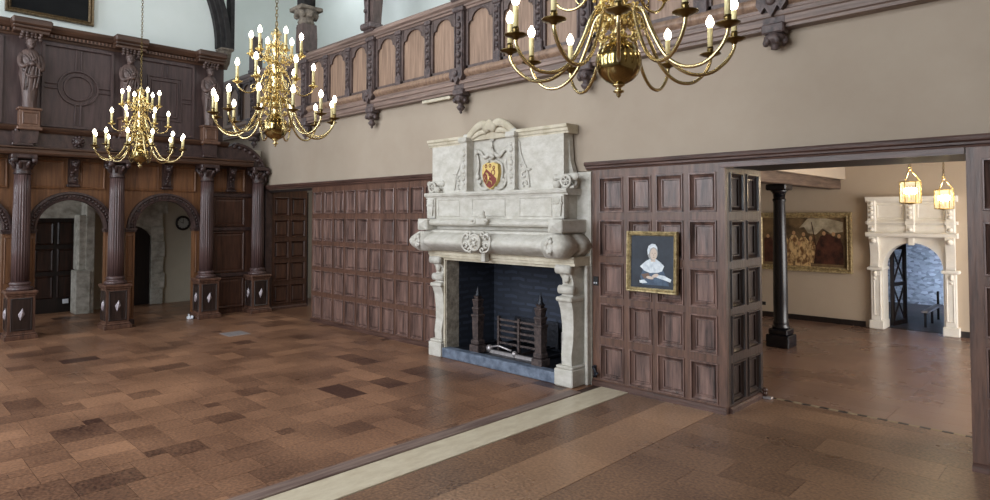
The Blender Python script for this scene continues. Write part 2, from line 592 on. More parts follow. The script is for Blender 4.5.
# ------------------------------------------------------------------ floors
def tile_floor(mb, x0, y0, x1, y1, unit, sizes, gap, z=0.0, tones=(0.3, 0.6), th=0.004):
    nx, ny = int(round((x1 - x0) / unit)), int(round((y1 - y0) / unit))
    used = [[False] * ny for _ in range(nx)]
    for j in range(ny):
        for i in range(nx):
            if used[i][j]:
                continue
            opts = sizes[:]
            random.shuffle(opts)
            opts.append((1, 1))
            for a, b in opts:
                if i + a <= nx and j + b <= ny and all(not used[i + p][j + q] for p in range(a) for q in range(b)):
                    break
            for p in range(a):
                for q in range(b):
                    used[i + p][j + q] = True
            X0, Y0 = x0 + i * unit + gap, y0 + j * unit + gap
            X1, Y1 = x0 + (i + a) * unit - gap, y0 + (j + b) * unit - gap
            t = random.gauss((tones[0] + tones[1]) / 2, (tones[1] - tones[0]) / 2)
            if random.random() < 0.07:
                t -= 0.28
            mb.box((X0, Y0, z - th), (X1, Y1, z), tone=t)


struct(MB().box((-6, -8.3, -0.3), (14, 1.6, -0.003)).build('floor', M['joint']))
mb = MB()
tile_floor(mb, -4.0, -7.9, 7.085, 0.0, 0.125, [(2, 2), (3, 2), (2, 3), (3, 2), (2, 2), (4, 2), (3, 3)], 0.0014, tones=(0.36, 0.56))
mb.box((-4, 0, -0.004), (1.5, 1.5, 0), tone=0.35)
struct(mb.build('floor_tiles_left', M['tiles'], keep_tone=True))
mb = MB()
for (xa, xb, tone, L) in ((7.535, 7.93, 0.36, (0.3, 0.45, 0.6)), (7.93, 8.40, 0.66, (0.5, 0.7, 0.9))):
    y = -7.9
    while y < 0.0:
        y2 = min(y + random.choice(L), 0.0)
        if tone < 0.5 and random.random() < 0.5:
            xm = (xa + xb) / 2
            mb.box((xa, y + 0.001, -0.004), (xm - 0.001, y2 - 0.001, 0), tone=random.gauss(tone, 0.06))
            mb.box((xm + 0.001, y + 0.001, -0.004), (xb - 0.001, y2 - 0.001, 0), tone=random.gauss(tone, 0.06))
        else:
            mb.box((xa, y + 0.001, -0.004), (xb - 0.0015, y2 - 0.001, 0), tone=random.gauss(tone, 0.05))
        y = y2
y = -7.9
k = 0
while y < 0.76:
    y2 = min(y + random.choice((0.28, 0.34, 0.3)), 0.765)
    xe = 13.0 if y2 < 0.02 else 10.2
    x = 8.402 if y < 0.0 else 8.46
    while x < xe - 0.01:
        x2 = min(x + random.choice((0.45, 0.6, 0.75, 0.9)), xe)
        mb.box((x + 0.001, y + 0.0012, -0.004), (x2 - 0.001, y2 - 0.0012, 0), tone=random.gauss(0.40 + 0.10 * max(0, (y + 2.5) / 3.2), 0.05))
        x = x2
    y = y2
struct(mb.build('floor_tiles_right', M['tiles_rows'], keep_tone=True))
# next room floor
mb = MB()
tile_floor(mb, 3.0, 0.80, 13.0, 5.8, 0.25, [(3, 1), (2, 1), (4, 1), (3, 2)], 0.0012, z=0.0, tones=(0.42, 0.56))
struct(mb.build('floor_next_room', M['room_tiles'], keep_tone=True))
struct(MB().box((2.9, 0.79, -0.3), (13.1, 5.9, -0.003)).build('floor_next_room_base', M['joint']))
mb = MB()
for i in range(22):
    mb.box((7.0, 5.9 + i * 0.16 + 0.002, -0.02), (11.5, 5.9 + (i + 1) * 0.16 - 0.002, -0.004), tone=random.gauss(0.4, 0.15))
struct(mb.build('floor_corridor', M['planks'], keep_tone=True))
# checkered threshold strip
thr = thing('threshold_strip', (9.3, 0.785, 0), 'thin dark and light checkered threshold line across the wide right opening', 'threshold')
x = 8.47
i = 0
while x < 10.2:
    MB().box((x, 0.765, -0.004), (x + 0.075, 0.80, 0.0025)).build('dark_inlay' if i % 2 else 'light_inlay', M['black_plastic'] if i % 2 else M['inlay_light'], thr)
    x += 0.075
    i += 1
# kerb board and cream strip
tag(MB().box((7.085, -7.9, -0.02), (7.215, -0.34, 0.014), 0.004).build('kerb_board', M['kerb_wood']),
    'narrow grey-brown board running along the left edge of the cream floor strip', 'floor board')
tag(MB().box((7.22, -7.9, -0.02), (7.53, -0.02, 0.006), 0.003).build('floor_strip', M['cream_strip']),
    'long pale cream stone strip crossing the tiled floor to the fireplace', 'floor strip')
tag(MB().box((1.62, -1.50, -0.01), (1.96, -1.19, 0.004), 0.002).build('floor_plate', M['steel']),
    'small square grey metal plate set in the tiled floor near the screen', 'floor plate')

# ------------------------------------------------------------------ hall shell
W = MB()
W.box((-3.0, 0.02, 2.16), (13.0, 0.25, 3.30))           # plaster above panelling
W.box((1.62, 0.05, 0), (4.99, 0.25, 2.2))                # behind left panelling
W.box((7.01, 0.03, 0), (7.12, 0.25, 2.2))
W.box((4.99, 0.105, 1.41), (7.01, 0.25, 2.2))
W.box((10.26, 0.06, 0), (13.0, 0.77, 2.2))
W.box((7.12, 0.06, 0), (8.43, 0.74, 2.2))
W.box((8.43, 0.25, 2.36), (10.2, 0.78, 3.3))
W.box((-3.0, 0.25, 3.0), (13.0, 2.3, 3.25))             # gallery floor
struct(W.build('wall_right', M['plaster']))
struct(MB().box((-3.0, 2.2, 3.25), (13, 2.4, 7.2)).box((-3.2, -0.75, 2.9), (-3.0, 2.4, 7.2)).build('wall_gallery_back', M['white_plaster']))
struct(MB().box((-0.55, -8.0, 4.40), (-0.3, -0.72, 7.2)).build('wall_left_upper', M['white_plaster']))
struct(MB().box((-3.2, -8.3, 7.2), (13.2, 2.4, 7.4)).build('ceiling', M['beam_oak']))
struct(MB().box((13.0, -8.3, 0), (13.2, 0.8, 7.2)).build('wall_back', M['plaster']))
# window wall behind the camera
S = MB()
edges = [-3.2, 0.5, 2.7, 4.1, 6.3, 7.7, 9.9, 13.2]
for k in range(0, 7, 2):
    S.box((edges[k], -8.2, 0), (edges[k + 1], -7.9, 7.2))
for k in (1, 3, 5):
    S.box((edges[k], -8.2, 0), (edges[k + 1], -7.9, 1.2))
    S.box((edges[k], -8.2, 6.0), (edges[k + 1], -7.9, 7.2))
struct(S.build('wall_front', M['white_plaster']))
for n_, k in enumerate((1, 3, 5)):
    wmb = MB()
    x0, x1 = edges[k], edges[k + 1]
    for t in range(5):
        xx = x0 + (x1 - x0) * t / 4
        wmb.box((xx - 0.05, -8.1, 1.2), (xx + 0.05, -7.98, 6.0))
    for zz in (1.25, 2.8, 4.4, 5.95):
        wmb.box((x0, -8.1, zz - 0.05), (x1, -7.98, zz + 0.05))
    struct(wmb.build('window_%d' % (n_ + 1), M['rib_oak']))
# left opening: passage behind panelling
P_ = MB()
P_.box((-1.4, 1.45, 0), (1.6, 1.6, 3.0))
P_.box((1.5, 0.25, 0), (1.6, 1.5, 3.0))
struct(P_.build('wall_passage', M['passage_plaster']))
# screens passage behind arcade
B = MB()
B.box((-2.6, -6.5, 0), (-2.4, -3.12, 2.9)).box((-2.6, -3.12, 1.72), (-2.4, -1.56, 2.9)).box((-2.6, -2.36, 0), (-2.4, -1.58, 1.72))
B.box((-2.6, -1.56, 1.66), (-2.4, 0.1, 2.9)).box((-2.6, -1.17, 0), (-2.4, 0.1, 1.66))
B.box((-2.6, -0.05, 0), (-0.4, 0.02, 2.9))
struct(B.build('wall_left', M['passage_plaster']))
struct(MB().box((-0.30, -8.0, 0), (-0.2, -6.03, 2.56)).box((-2.6, -6.6, 0), (-0.3, -6.5, 2.75)).build('wall_left_front', M['orange_oak']))
struct(MB().box((-2.6, -6.5, 2.75), (-0.3, 0.0, 2.9)).build('ceiling_passage', M['passage_plaster']))
struct(MB().box((-2.42, -3.3, 1.66), (-2.34, -2.2, 2.75)).box((-2.42, -2.2, 1.75), (-2.36, -0.9, 2.75)).build('wall_left_lintel', M['rough_stone']))
# doors in the passage
d = thing('door_1', (-2.45, -2.72, 0), 'dark panelled wooden door seen through the first arch', 'door')
del d['category'], d['label']
d['kind'] = 'structure'
T = west(-2.46, 0, 0)
mb = MB(T).box((-3.12, 0, -0.05), (-2.36, 1.70, 0.0))
mb.build('door_leaf', M['black_oak'], d)
mb = MB(T)
for r in range(3):
    for c in range(2):
        u0 = -3.02 + c * 0.33
        v0 = 0.25 + r * 0.47
        mb.rings(u0, v0, u0 + 0.28, v0 + 0.4, [(0, 0.0), (0.02, 0.02), (0.04, 0.006)])
mb.build('door_panels', M['door_dark'], d)
tag(MB(T).box((-2.60, 0.15, 0.02), (-2.51, 0.23, 0.045), 0.006).build('sign_plate', M['white_plastic']),
    'small white plate low on the dark door behind the first arch', 'plate')
# stone jamb 1
J = MB()
J.box((-2.4, -2.36, 0), (-1.95, -2.24, 2.75)).box((-2.25, -2.52, 0), (-1.9, -2.30, 0.75), 0.01).box((-2.3, -2.48, 0.75), (-1.98, -2.30, 1.72), 0.02)
tag(J.build('stone_jamb', M['rough_stone']), 'pale weathered stone door jamb seen through the first arch', 'door jamb')
# arched doorway 2 with stone surround
d2 = MB(west(-2.46, 0, 0))
d2.box((-1.62, 0, -0.05), (-1.17, 1.68, 0))
struct(d2.build('door_2', M['black_oak']))
J = MB(west(-2.4, 0, 0))
J.box((-1.2, 0, -0.02), (-1.0, 1.45, 0.06), 0.01)
for k in range(5):
    J.box((-1.2, k * 0.3 + 0.004, 0), (-0.98 + 0.03 * (k % 2), (k + 1) * 0.3 - 0.004, 0.075), 0.01)
pts = []
for i in range(9):
    a = PI / 2 * i / 8
    pts.append((-1.56 + 0.38 * math.cos(a), 1.22 + 0.30 * math.sin(a)))
J.prism(pts + [(-1.56, 1.85), (-1.0, 1.85), (-1.0, 1.22)], -0.02, 0.06)
tag(J.build('arched_door_surround', M['rough_stone']), 'pale stone surround of the narrow arched doorway behind the second arch', 'door surround')

# ------------------------------------------------------------------ wall clock
ck = thing('wall_clock', (-2.38, -0.612, 1.558), 'round wall clock with a dark rim on the wall behind the second arch', 'clock')
T = west(-2.4, -0.612, 1.558)
MB(T).torus((0, 0, 0.03), 0.125, 0.022, 24, 8).lathe([(0.125, 0), (0.125, 0.03)], n=24).build('rim', M['black_oak'], ck)
MB(T).prism([(0.115 * math.cos(PI * i / 14), 0.115 * math.sin(PI * i / 14)) for i in range(28)], 0.029, 0.032).build('dial', M['clock_face'], ck)
hb = MB(T)
for i in range(12):
    a = i * PI / 6
    ca, sa = math.cos(a), math.sin(a)
    hb.prism([(0.085 * ca - 0.004 * sa, 0.085 * sa + 0.004 * ca), (0.085 * ca + 0.004 * sa, 0.085 * sa - 0.004 * ca),
              (0.105 * ca + 0.004 * sa, 0.105 * sa - 0.004 * ca), (0.105 * ca - 0.004 * sa, 0.105 * sa + 0.004 * ca)], 0.033, 0.036)
hb.build('hour_marks', M['black_plastic'], ck)
MB(T).prism([(-0.005, -0.01), (0.005, -0.01), (0.004, 0.08), (-0.004, 0.08)], 0.036, 0.039).prism(
    [(-0.01, -0.005), (-0.01, 0.005), (-0.06, 0.03), (-0.062, 0.024)], 0.036, 0.039).build('hands', M['black_plastic'], ck)

# ------------------------------------------------------------------ oak screen arcade (X = -.2 plane)
XA = -0.2
cols_y = [-4.82, -3.59, -2.41, -1.06, -0.17]
arches = [(-5.42, 0.43), (-4.21, 0.43), (-2.96, 0.44), (-1.66, 0.45)]
sc = thing('arcade_screen', (-0.25, -2.4, 0), 'tall oak screen wall with carved round arches and orange-brown panels', 'screen')
TA = west(XA, 0, 0)
SPR = 1.50
zt = 2.56
sp = MB(TA)
lim = [(-6.03, -4.82), (-4.82, -3.61), (-3.61, -2.41), (-2.41, -1.06)]
for (cy, r), (l0, l1) in zip(arches, lim):
    n = 20
    arc = [(cy + r * math.cos(PI * i / n), SPR + r * math.sin(PI * i / n)) for i in range(n + 1)]
    # left and right halves so that every outline is simple
    sp.prism([(cy, zt), (l0, zt), (l0, SPR)] + [(p[0], p[1]) for p in arc[::-1][:n // 2 + 1]], -0.10, 0.0)
    sp.prism([(l1, SPR), (l1, zt), (cy, zt)] + [(p[0], p[1]) for p in arc[::-1][n // 2:]], -0.10, 0.0)
sp.build('spandrel', M['orange_oak'], sc)
# moulded arch bands
for (cy, r) in arches:
    am = MB(TA)
    n = 26
    prof = [(r - 0.005, -0.10), (r - 0.005, 0.045), (r + 0.02, 0.05), (r + 0.03, 0.035), (r + 0.075, 0.035), (r + 0.085, 0.055), (r + 0.115, 0.05), (r + 0.12, 0.0)]
    vs, fs = [], []
    for i in range(n + 1):
        a = PI * i / n
        for rr, w in prof:
            vs.append((cy + rr * math.cos(a), SPR + rr * math.sin(a), w))
    m = len(prof)
    for i in range(n):
        for k in range(m - 1):
            fs.append((i * m + k, i * m + k + 1, (i + 1) * m + k + 1, (i + 1) * m + k))
    am.add(vs, fs)
    for i in range(30):
        a = PI * (i + 0.5) / 30
        am.ball((cy + (r + 0.052) * math.cos(a), SPR + (r + 0.052) * math.sin(a), 0.036), 0.021, 6, (1, 1, 0.8))
    am.build('arch_moulding', M['dark_oak'], sc)
    # jamb piers and imposts
    for s in (-1, 1):
        j = MB(TA)
        u0 = cy + s * (r - 0.0)
        u1 = cy + s * (r + 0.13)
        j.box((u0, 0, -0.10), (u1, SPR - 0.05, 0.03))
        j.rings(min(u0, u1) + 0.02, 0.75, max(u0, u1) - 0.02, SPR - 0.1, [(0, 0.031), (0.012, 0.038), (0.02, 0.02)])
        j.rings(min(u0, u1) + 0.02, 0.12, max(u0, u1) - 0.02, 0.68, [(0, 0.031), (0.012, 0.038), (0.02, 0.02)])
        j.build('jamb_pier', M['orange_oak'], sc)
        k = MB(TA)
        k.box((u0 - s * 0.015, SPR - 0.05, -0.10), (u1 + s * 0.01, SPR - 0.02, 0.05)).box((u0 - s * 0.025, SPR - 0.02, -0.10), (u1 + s * 0.02, SPR + 0.005, 0.065))
        k.box((u0 - s * 0.01, 0, -0.10), (u1, 0.08, 0.05), 0.008)
        k.build('impost', M['dark_oak'], sc)
# panels above the arches
for (cy, r), (l0, l1) in zip(arches, lim):
    for s in (-1, 1):
        p = MB(TA)
        a = cy + s * 0.10
        b = (l1 if s > 0 else l0) - s * 0.12
        p.rings(min(a, b), 2.10, max(a, b), 2.52, [(0, 0.0), (0.0, 0.018), (0.015, 0.022), (0.03, 0.004), (0.05, 0.006)])
        p.build('panel', M['orange_oak'], sc)
# end bay with panels (Y -1.06 .. -0.17) and strip beyond
eb = MB(TA)
eb.box((-1.08, 0, -0.10), (0.0, zt, 0.0))
eb.build('end_bay_board', M['door_oak'], sc)
for (v0, v1) in ((0.10, 0.62), (0.72, 1.42), (1.52, 2.02), (2.12, 2.52)):
    for (u0, u1) in ((-0.88, -0.34),):
        p = MB(TA)
        p.rings(u0, v0, u1, v1, [(0, 0), (0, 0.02), (0.015, 0.024), (0.035, 0.004), (0.07, 0.012)])
        p.build('panel', M['orange_oak'] if v0 > 2 else M['door_oak'], sc)
for z in (0.67, 1.47, 2.06):
    MB(TA).box((-1.0, z - 0.03, 0), (-0.2, z + 0.03, 0.03), 0.008).build('rail', M['dark_oak'], sc)


# carved brackets (lion-like scroll blocks) above the arches
def scroll_bracket(u, z0, z1, wd, T, seed):
    random.seed(seed)
    b = MB(T)
    h = z1 - z0
    prof = [(0.0, 0), (0.06, 0.0), (0.085, 0.03), (0.06, 0.07), (0.07, 0.14), (0.10, h * 0.6), (0.15, h * 0.8), (0.16, h * 0.93), (0.13, h), (0, h)]
    n = len(prof)
    vs = [(u - wd / 2, z0 + v, w) for w, v in prof] + [(u + wd / 2, z0 + v, w) for w, v in prof]
    b.add(vs, [list(range(n)), list(range(n, 2 * n))[::-1]])
    b.add(vs, [(i, (i + 1) % n, n + (i + 1) % n, n + i) for i in range(n)], True)
    b.ball((u, z1 - 0.08, 0.16), 0.045, 10, (1.1, 1, 0.8))
    b.ball((u - 0.03, z1 - 0.05, 0.185), 0.018, 8)
    b.ball((u + 0.03, z1 - 0.05, 0.185), 0.018, 8)
    b.ball((u, z1 - 0.105, 0.19), 0.022, 8)
    for k in range(5):
        b.ball((u + random.uniform(-0.03, 0.03), z0 + 0.05 + k * 0.04, 0.085 + 0.01 * k), 0.022, 8, (1.2, 1.0, 0.7))
    b.box((u - wd / 2 - 0.02, z0 - 0.04, 0), (u + wd / 2 + 0.02, z0, 0.09), 0.008)
    random.seed(seed + 5)
    return b


for i, (cy, r) in enumerate(arches):
    scroll_bracket(cy, 2.17, 2.54, 0.12, TA, i).build('scroll_bracket', M['dark_oak'], sc)
scroll_bracket(-0.61, 2.16, 2.54, 0.12, TA, 9).build('scroll_bracket', M['dark_oak'], sc)
# corner post at the end of the screen, and the wall post of the left opening
tag(MB().box((-0.26, -0.03, 0), (-0.02, 0.10, 2.17), 0.008).build('corner_post', M['dark_oak']),
    'dark oak post at the room corner, right of the last screen column', 'post')

# entablature above columns
en = thing('screen_entablature', (-0.1, -3.0, 2.56), 'carved dark oak beam resting on the screen columns with a rounded right end', 'beam')
TE = west(0, 0, 0)
e = MB(TE)
e.mould([(-0.30, 2.56), (0.06, 2.56), (0.075, 2.585), (0.06, 2.60), (0.06, 2.635), (0.09, 2.65), (0.09, 2.665), (0.02, 2.68), (-0.30, 2.68)], -7.9, -0.30)
e.build('lower_moulding', M['cornice_oak'], en)
e = MB(TE)
pts = [(-7.9, 2.67), (-7.9, 2.89), (-0.72, 2.89), (-0.60, 2.97), (-0.45, 2.94), (-0.30, 2.86), (-0.17, 2.75), (-0.08, 2.62), (-0.03, 2.48), (-0.02, 2.30), (-0.06, 2.30), (-0.30, 2.56), (-0.45, 2.67)]
e.prism(pts, -0.28, 0.0)
e.build('frieze', M['dark_oak'], en)
e = MB(TE)
e.mould([(-0.30, 2.88), (0.02, 2.88), (0.05, 2.90), (0.075, 2.93), (0.085, 2.955), (0.0, 2.975), (-0.30, 2.975)], -7.9, -0.74)
e.build('upper_moulding', M['cornice_oak'], en)
e = MB(TE)
for t in range(9):
    a = PI / 2 * t / 8
    e.ball((-0.62 + 0.52 * math.sin(a), 2.40 + 0.50 * math.cos(a), 0.0), 0.045, 8, (1, 1, 0.6))
e.tube(smooth_path([(-0.62, 2.95, 0.01), (-0.40, 2.90, 0.01), (-0.2, 2.76, 0.01), (-0.08, 2.55, 0.01), (-0.05, 2.32, 0.01)], 6), 0.03, 8)
e.build('carved_curl', M['dark_oak'], en)


def lion_mask(u, v, w, T, s=1.0):
    b = MB(T)
    b.ball((u, v, w), 0.06 * s, 10, (1, 1.1, 0.8))
    for k in range(9):
        a = 2 * PI * k / 9
        b.ball((u + 0.06 * s * math.cos(a), v + 0.065 * s * math.sin(a), w), 0.025 * s, 6)
    b.ball((u, v - 0.02 * s, w + 0.045 * s), 0.028 * s, 8)
    for q in (-1, 1):
        b.ball((u + q * 0.024 * s, v + 0.02 * s, w + 0.045 * s), 0.012 * s, 6)
    return b


for u in (-4.2, -2.94, -1.66):
    lion_mask(u, 2.79, 0.02, TE).build('lion_mask', M['dark_oak'], en)
for u in (-3.61, -2.41, -1.06):
    k = MB(TE)
    k.box((u - 0.12, 2.68, -0.02), (u + 0.12, 2.72, 0.09), 0.006)
    k.prism([(u - 0.1, 2.72), (u + 0.1, 2.72), (u + 0.12, 2.88), (u - 0.12, 2.88)], 0, 0.08)
    for q in range(3):
        k.lathe([(0.03, -0.0), (0.03, 0.08)], (u - 0.07 + 0.07 * q, 2.84, 0.05), 8, axis='y')
    k.build('carved_block', M['dark_oak'], en)


# columns
def make_column(y, seedlabel):
    c = thing('column', (-0.03, y, 0), seedlabel, 'column', 'columns of the oak screen')
    x = -0.03
    b = MB(flat(x, y, 0))
    b.box((-0.19, -0.19, 0), (0.19, 0.19, 0.06), 0.006).box((-0.175, -0.175, 0.06), (0.175, 0.175, 0.085), 0.008)
    b.box((-0.155, -0.155, 0.085), (0.155, 0.155, 0.60))
    b.box((-0.17, -0.17, 0.60), (0.17, 0.17, 0.625), 0.006).box((-0.185, -0.185, 0.625), (0.185, 0.185, 0.665), 0.01)
    pd = b.build('pedestal', M['frame_oak'], c)
    for T, nm in ((west(x + 0.155, y, 0), 'f'), (Matrix(((1, 0, 0, x), (0, 0, -1, y - 0.155), (0, 1, 0, 0), (0, 0, 0, 1))), 's')):
        f = MB(T)
        f.rings(-0.125, 0.12, 0.125, 0.57, [(0, 0.001), (0.012, 0.010), (0.022, -0.0), (0.03, 0.002)])
        f.build('pedestal_panel', M['shaded_reveal_oak'], pd)
        g = MB(T)
        cc = (0, 0.345)
        dd = [(0.04, 0), (0.012, 0.085), (-0.04, 0), (-0.012, -0.085)]
        vs = [(cc[0] + a, cc[1] + b_, 0.003) for a, b_ in dd] + [(cc[0] + 0.006, cc[1] + 0.04, 0.028), (cc[0] - 0.006, cc[1] - 0.04, 0.028)]
        g.add(vs, [(0, 1, 4), (0, 4, 5), (0, 5, 3), (1, 2, 4), (2, 5, 4), (2, 3, 5)])
        g.build('diamond', M['diamond'], pd)
    MB(flat(x, y, 0)).lathe([(0.15, 0.665), (0.155, 0.69), (0.14, 0.71), (0.12, 0.72), (0.115, 0.735), (0.13, 0.75), (0.125, 0.77), (0.108, 0.785)], n=28).build('base', M['column_oak'], c)
    s = MB(flat(x, y, 0))
    n = 48
    prof = [(0.106, 0.785), (0.107, 1.2), (0.105, 1.6), (0.101, 2.0), (0.096, 2.28)]
    s.lathe(prof, n=96, flute=20, fd=0.10)
    s.build('shaft', M['column_oak'], c)
    k = MB(flat(x, y, 0))
    k.lathe([(0.10, 2.28), (0.112, 2.295), (0.10, 2.31), (0.098, 2.34), (0.105, 2.36), (0.10, 2.40), (0.115, 2.44), (0.13, 2.47)], n=20)
    for q in range(8):
        a = q * PI / 4 + PI / 8
        ca, sa = math.cos(a), math.sin(a)
        k.tube([(0.095 * ca, 0.095 * sa, 2.36), (0.115 * ca, 0.115 * sa, 2.42), (0.15 * ca, 0.15 * sa, 2.45), (0.15 * ca, 0.15 * sa, 2.42)], [0.022, 0.024, 0.02, 0.012], 6)
    for q in range(4):
        a = q * PI / 2 + PI / 4
        k.lathe([(0.0, -0.03), (0.04, -0.03), (0.04, 0.03), (0.0, 0.03)], (0.165 * math.cos(a), 0.165 * math.sin(a), 2.475), 10, axis='x' if q % 2 else 'y')
    k.box((-0.15, -0.15, 2.50), (0.15, 0.15, 2.56), 0.012)
    k.build('capital', M['dark_oak'], c)
    return c


labs = ['fluted oak screen column outside the left edge of the photo, two arches left of the clock arch',
        'fluted oak column left of the first full arch, leftmost in the photo',
        'fluted oak column standing between the two open arches of the screen',
        'fluted oak column right of the arch with the clock',
        'fluted oak column nearest the room corner, before the narrow panelled end bay']
for y, lb in list(zip(cols_y, labs)):
    make_column(y, lb)
tag(MB().tube(smooth_path([(0.02, -1.33, 0.035), (-0.05, -1.32, 0.075), (-0.1, -1.29, 0.03), (0.0, -1.28, 0.05), (0.06, -1.3, 0.02)], 5), 0.014, 8).box((-0.07, -1.35, 0.0), (0.03, -1.27, 0.045), 0.01).build('cable_bundle', M['white_plastic']),
    'small pale coil of cable on the floor beside the third column pedestal', 'cable')

# ------------------------------------------------------------------ upper storey of the screen
TU = west(-0.10, 0, 0)
us = thing('upper_screen', (-0.15, -3.0, 2.97), 'dark oak upper screen panelling with round and square mouldings above the arches', 'panelling')
MB(TU).box((-7.9, 2.97, -0.10), (-0.78, 4.30, 0.0)).build('backboard', M['screen_oak'], us)
PN = [(-4.72, -3.86), (-3.36, -2.50), (-2.16, -1.30)]


def frame_lines(b, rects, w=0.025, h=0.02):
    for (u0, v0, u1, v1) in rects:
        b.rings(u0, v0, u1, v1, [(0, 0), (0.003, h), (w - 0.003, h), (w, 0.002)], cap=False)


for pi_, (u0, u1) in enumerate(PN):
    b = MB(TU)
    v0, v1 = 3.02, 4.18
    uc, vc = (u0 + u1) / 2, (v0 + v1) / 2
    frame_lines(b, [(u0 - 0.03, v0 - 0.03, u1 + 0.03, v1 + 0.03)], 0.04, 0.035)
    if pi_ == 1:
        n = 40
        for (r0, r1) in ((0.165, 0.195), (0.235, 0.265)):
            vs, fs = [], []
            for i in range(n):
                a = 2 * PI * i / n
                for rr, w in ((r0, 0.0), (r0 + 0.004, 0.026), (r1 - 0.004, 0.026), (r1, 0.0)):
                    vs.append((uc + rr * math.cos(a), vc + rr * math.sin(a), w))
            for i in range(n):
                j = (i + 1) % n
                for k in range(3):
                    fs.append((i * 4 + k, i * 4 + k + 1, j * 4 + k + 1, j * 4 + k))
            b.add(vs, fs)
        for s in (-1, 1):
            for q in (-0.035, 0.035):
                b.box((uc + q - 0.011, vc + s * 0.255, 0), (uc + q + 0.011, vc + s * 0.56, 0.022), 0.004)
                b.box((uc + s * 0.255, vc + q - 0.011, 0), (uc + s * 0.42, vc + q + 0.011, 0.022), 0.004)
    else:
        frame_lines(b, [(uc - 0.26, vc - 0.36, uc + 0.26, vc + 0.36), (uc - 0.20, vc - 0.30, uc + 0.20, vc + 0.30)], 0.022, 0.02)
        for s in (-1, 1):
            for q in (-0.035, 0.035):
                b.box((uc + q - 0.01, vc + s * 0.36, 0), (uc + q + 0.01, vc + s * 0.56, 0.02), 0.004)
                b.box((uc + s * 0.26, vc + q - 0.01, 0), (uc + s * 0.42, vc + q + 0.01, 0.02), 0.004)
    b.build('panel_moulding', M['screen_oak'], us)
c = MB(TU)
c.mould([(-0.2, 4.24), (0.02, 4.24), (0.03, 4.27), (0.05, 4.28), (0.05, 4.33), (0.09, 4.345), (0.13, 4.40), (0.14, 4.44), (-0.2, 4.44)], -7.9, -0.80)
c.build('cornice', M['cornice_oak'], us)
c = MB(TU)
u = -4.9
while u < -0.9:
    c.box((u, 4.283, 0.05), (u + 0.022, 4.325, 0.075))
    u += 0.05
c.build('dentils', M['figure_warm'], us)


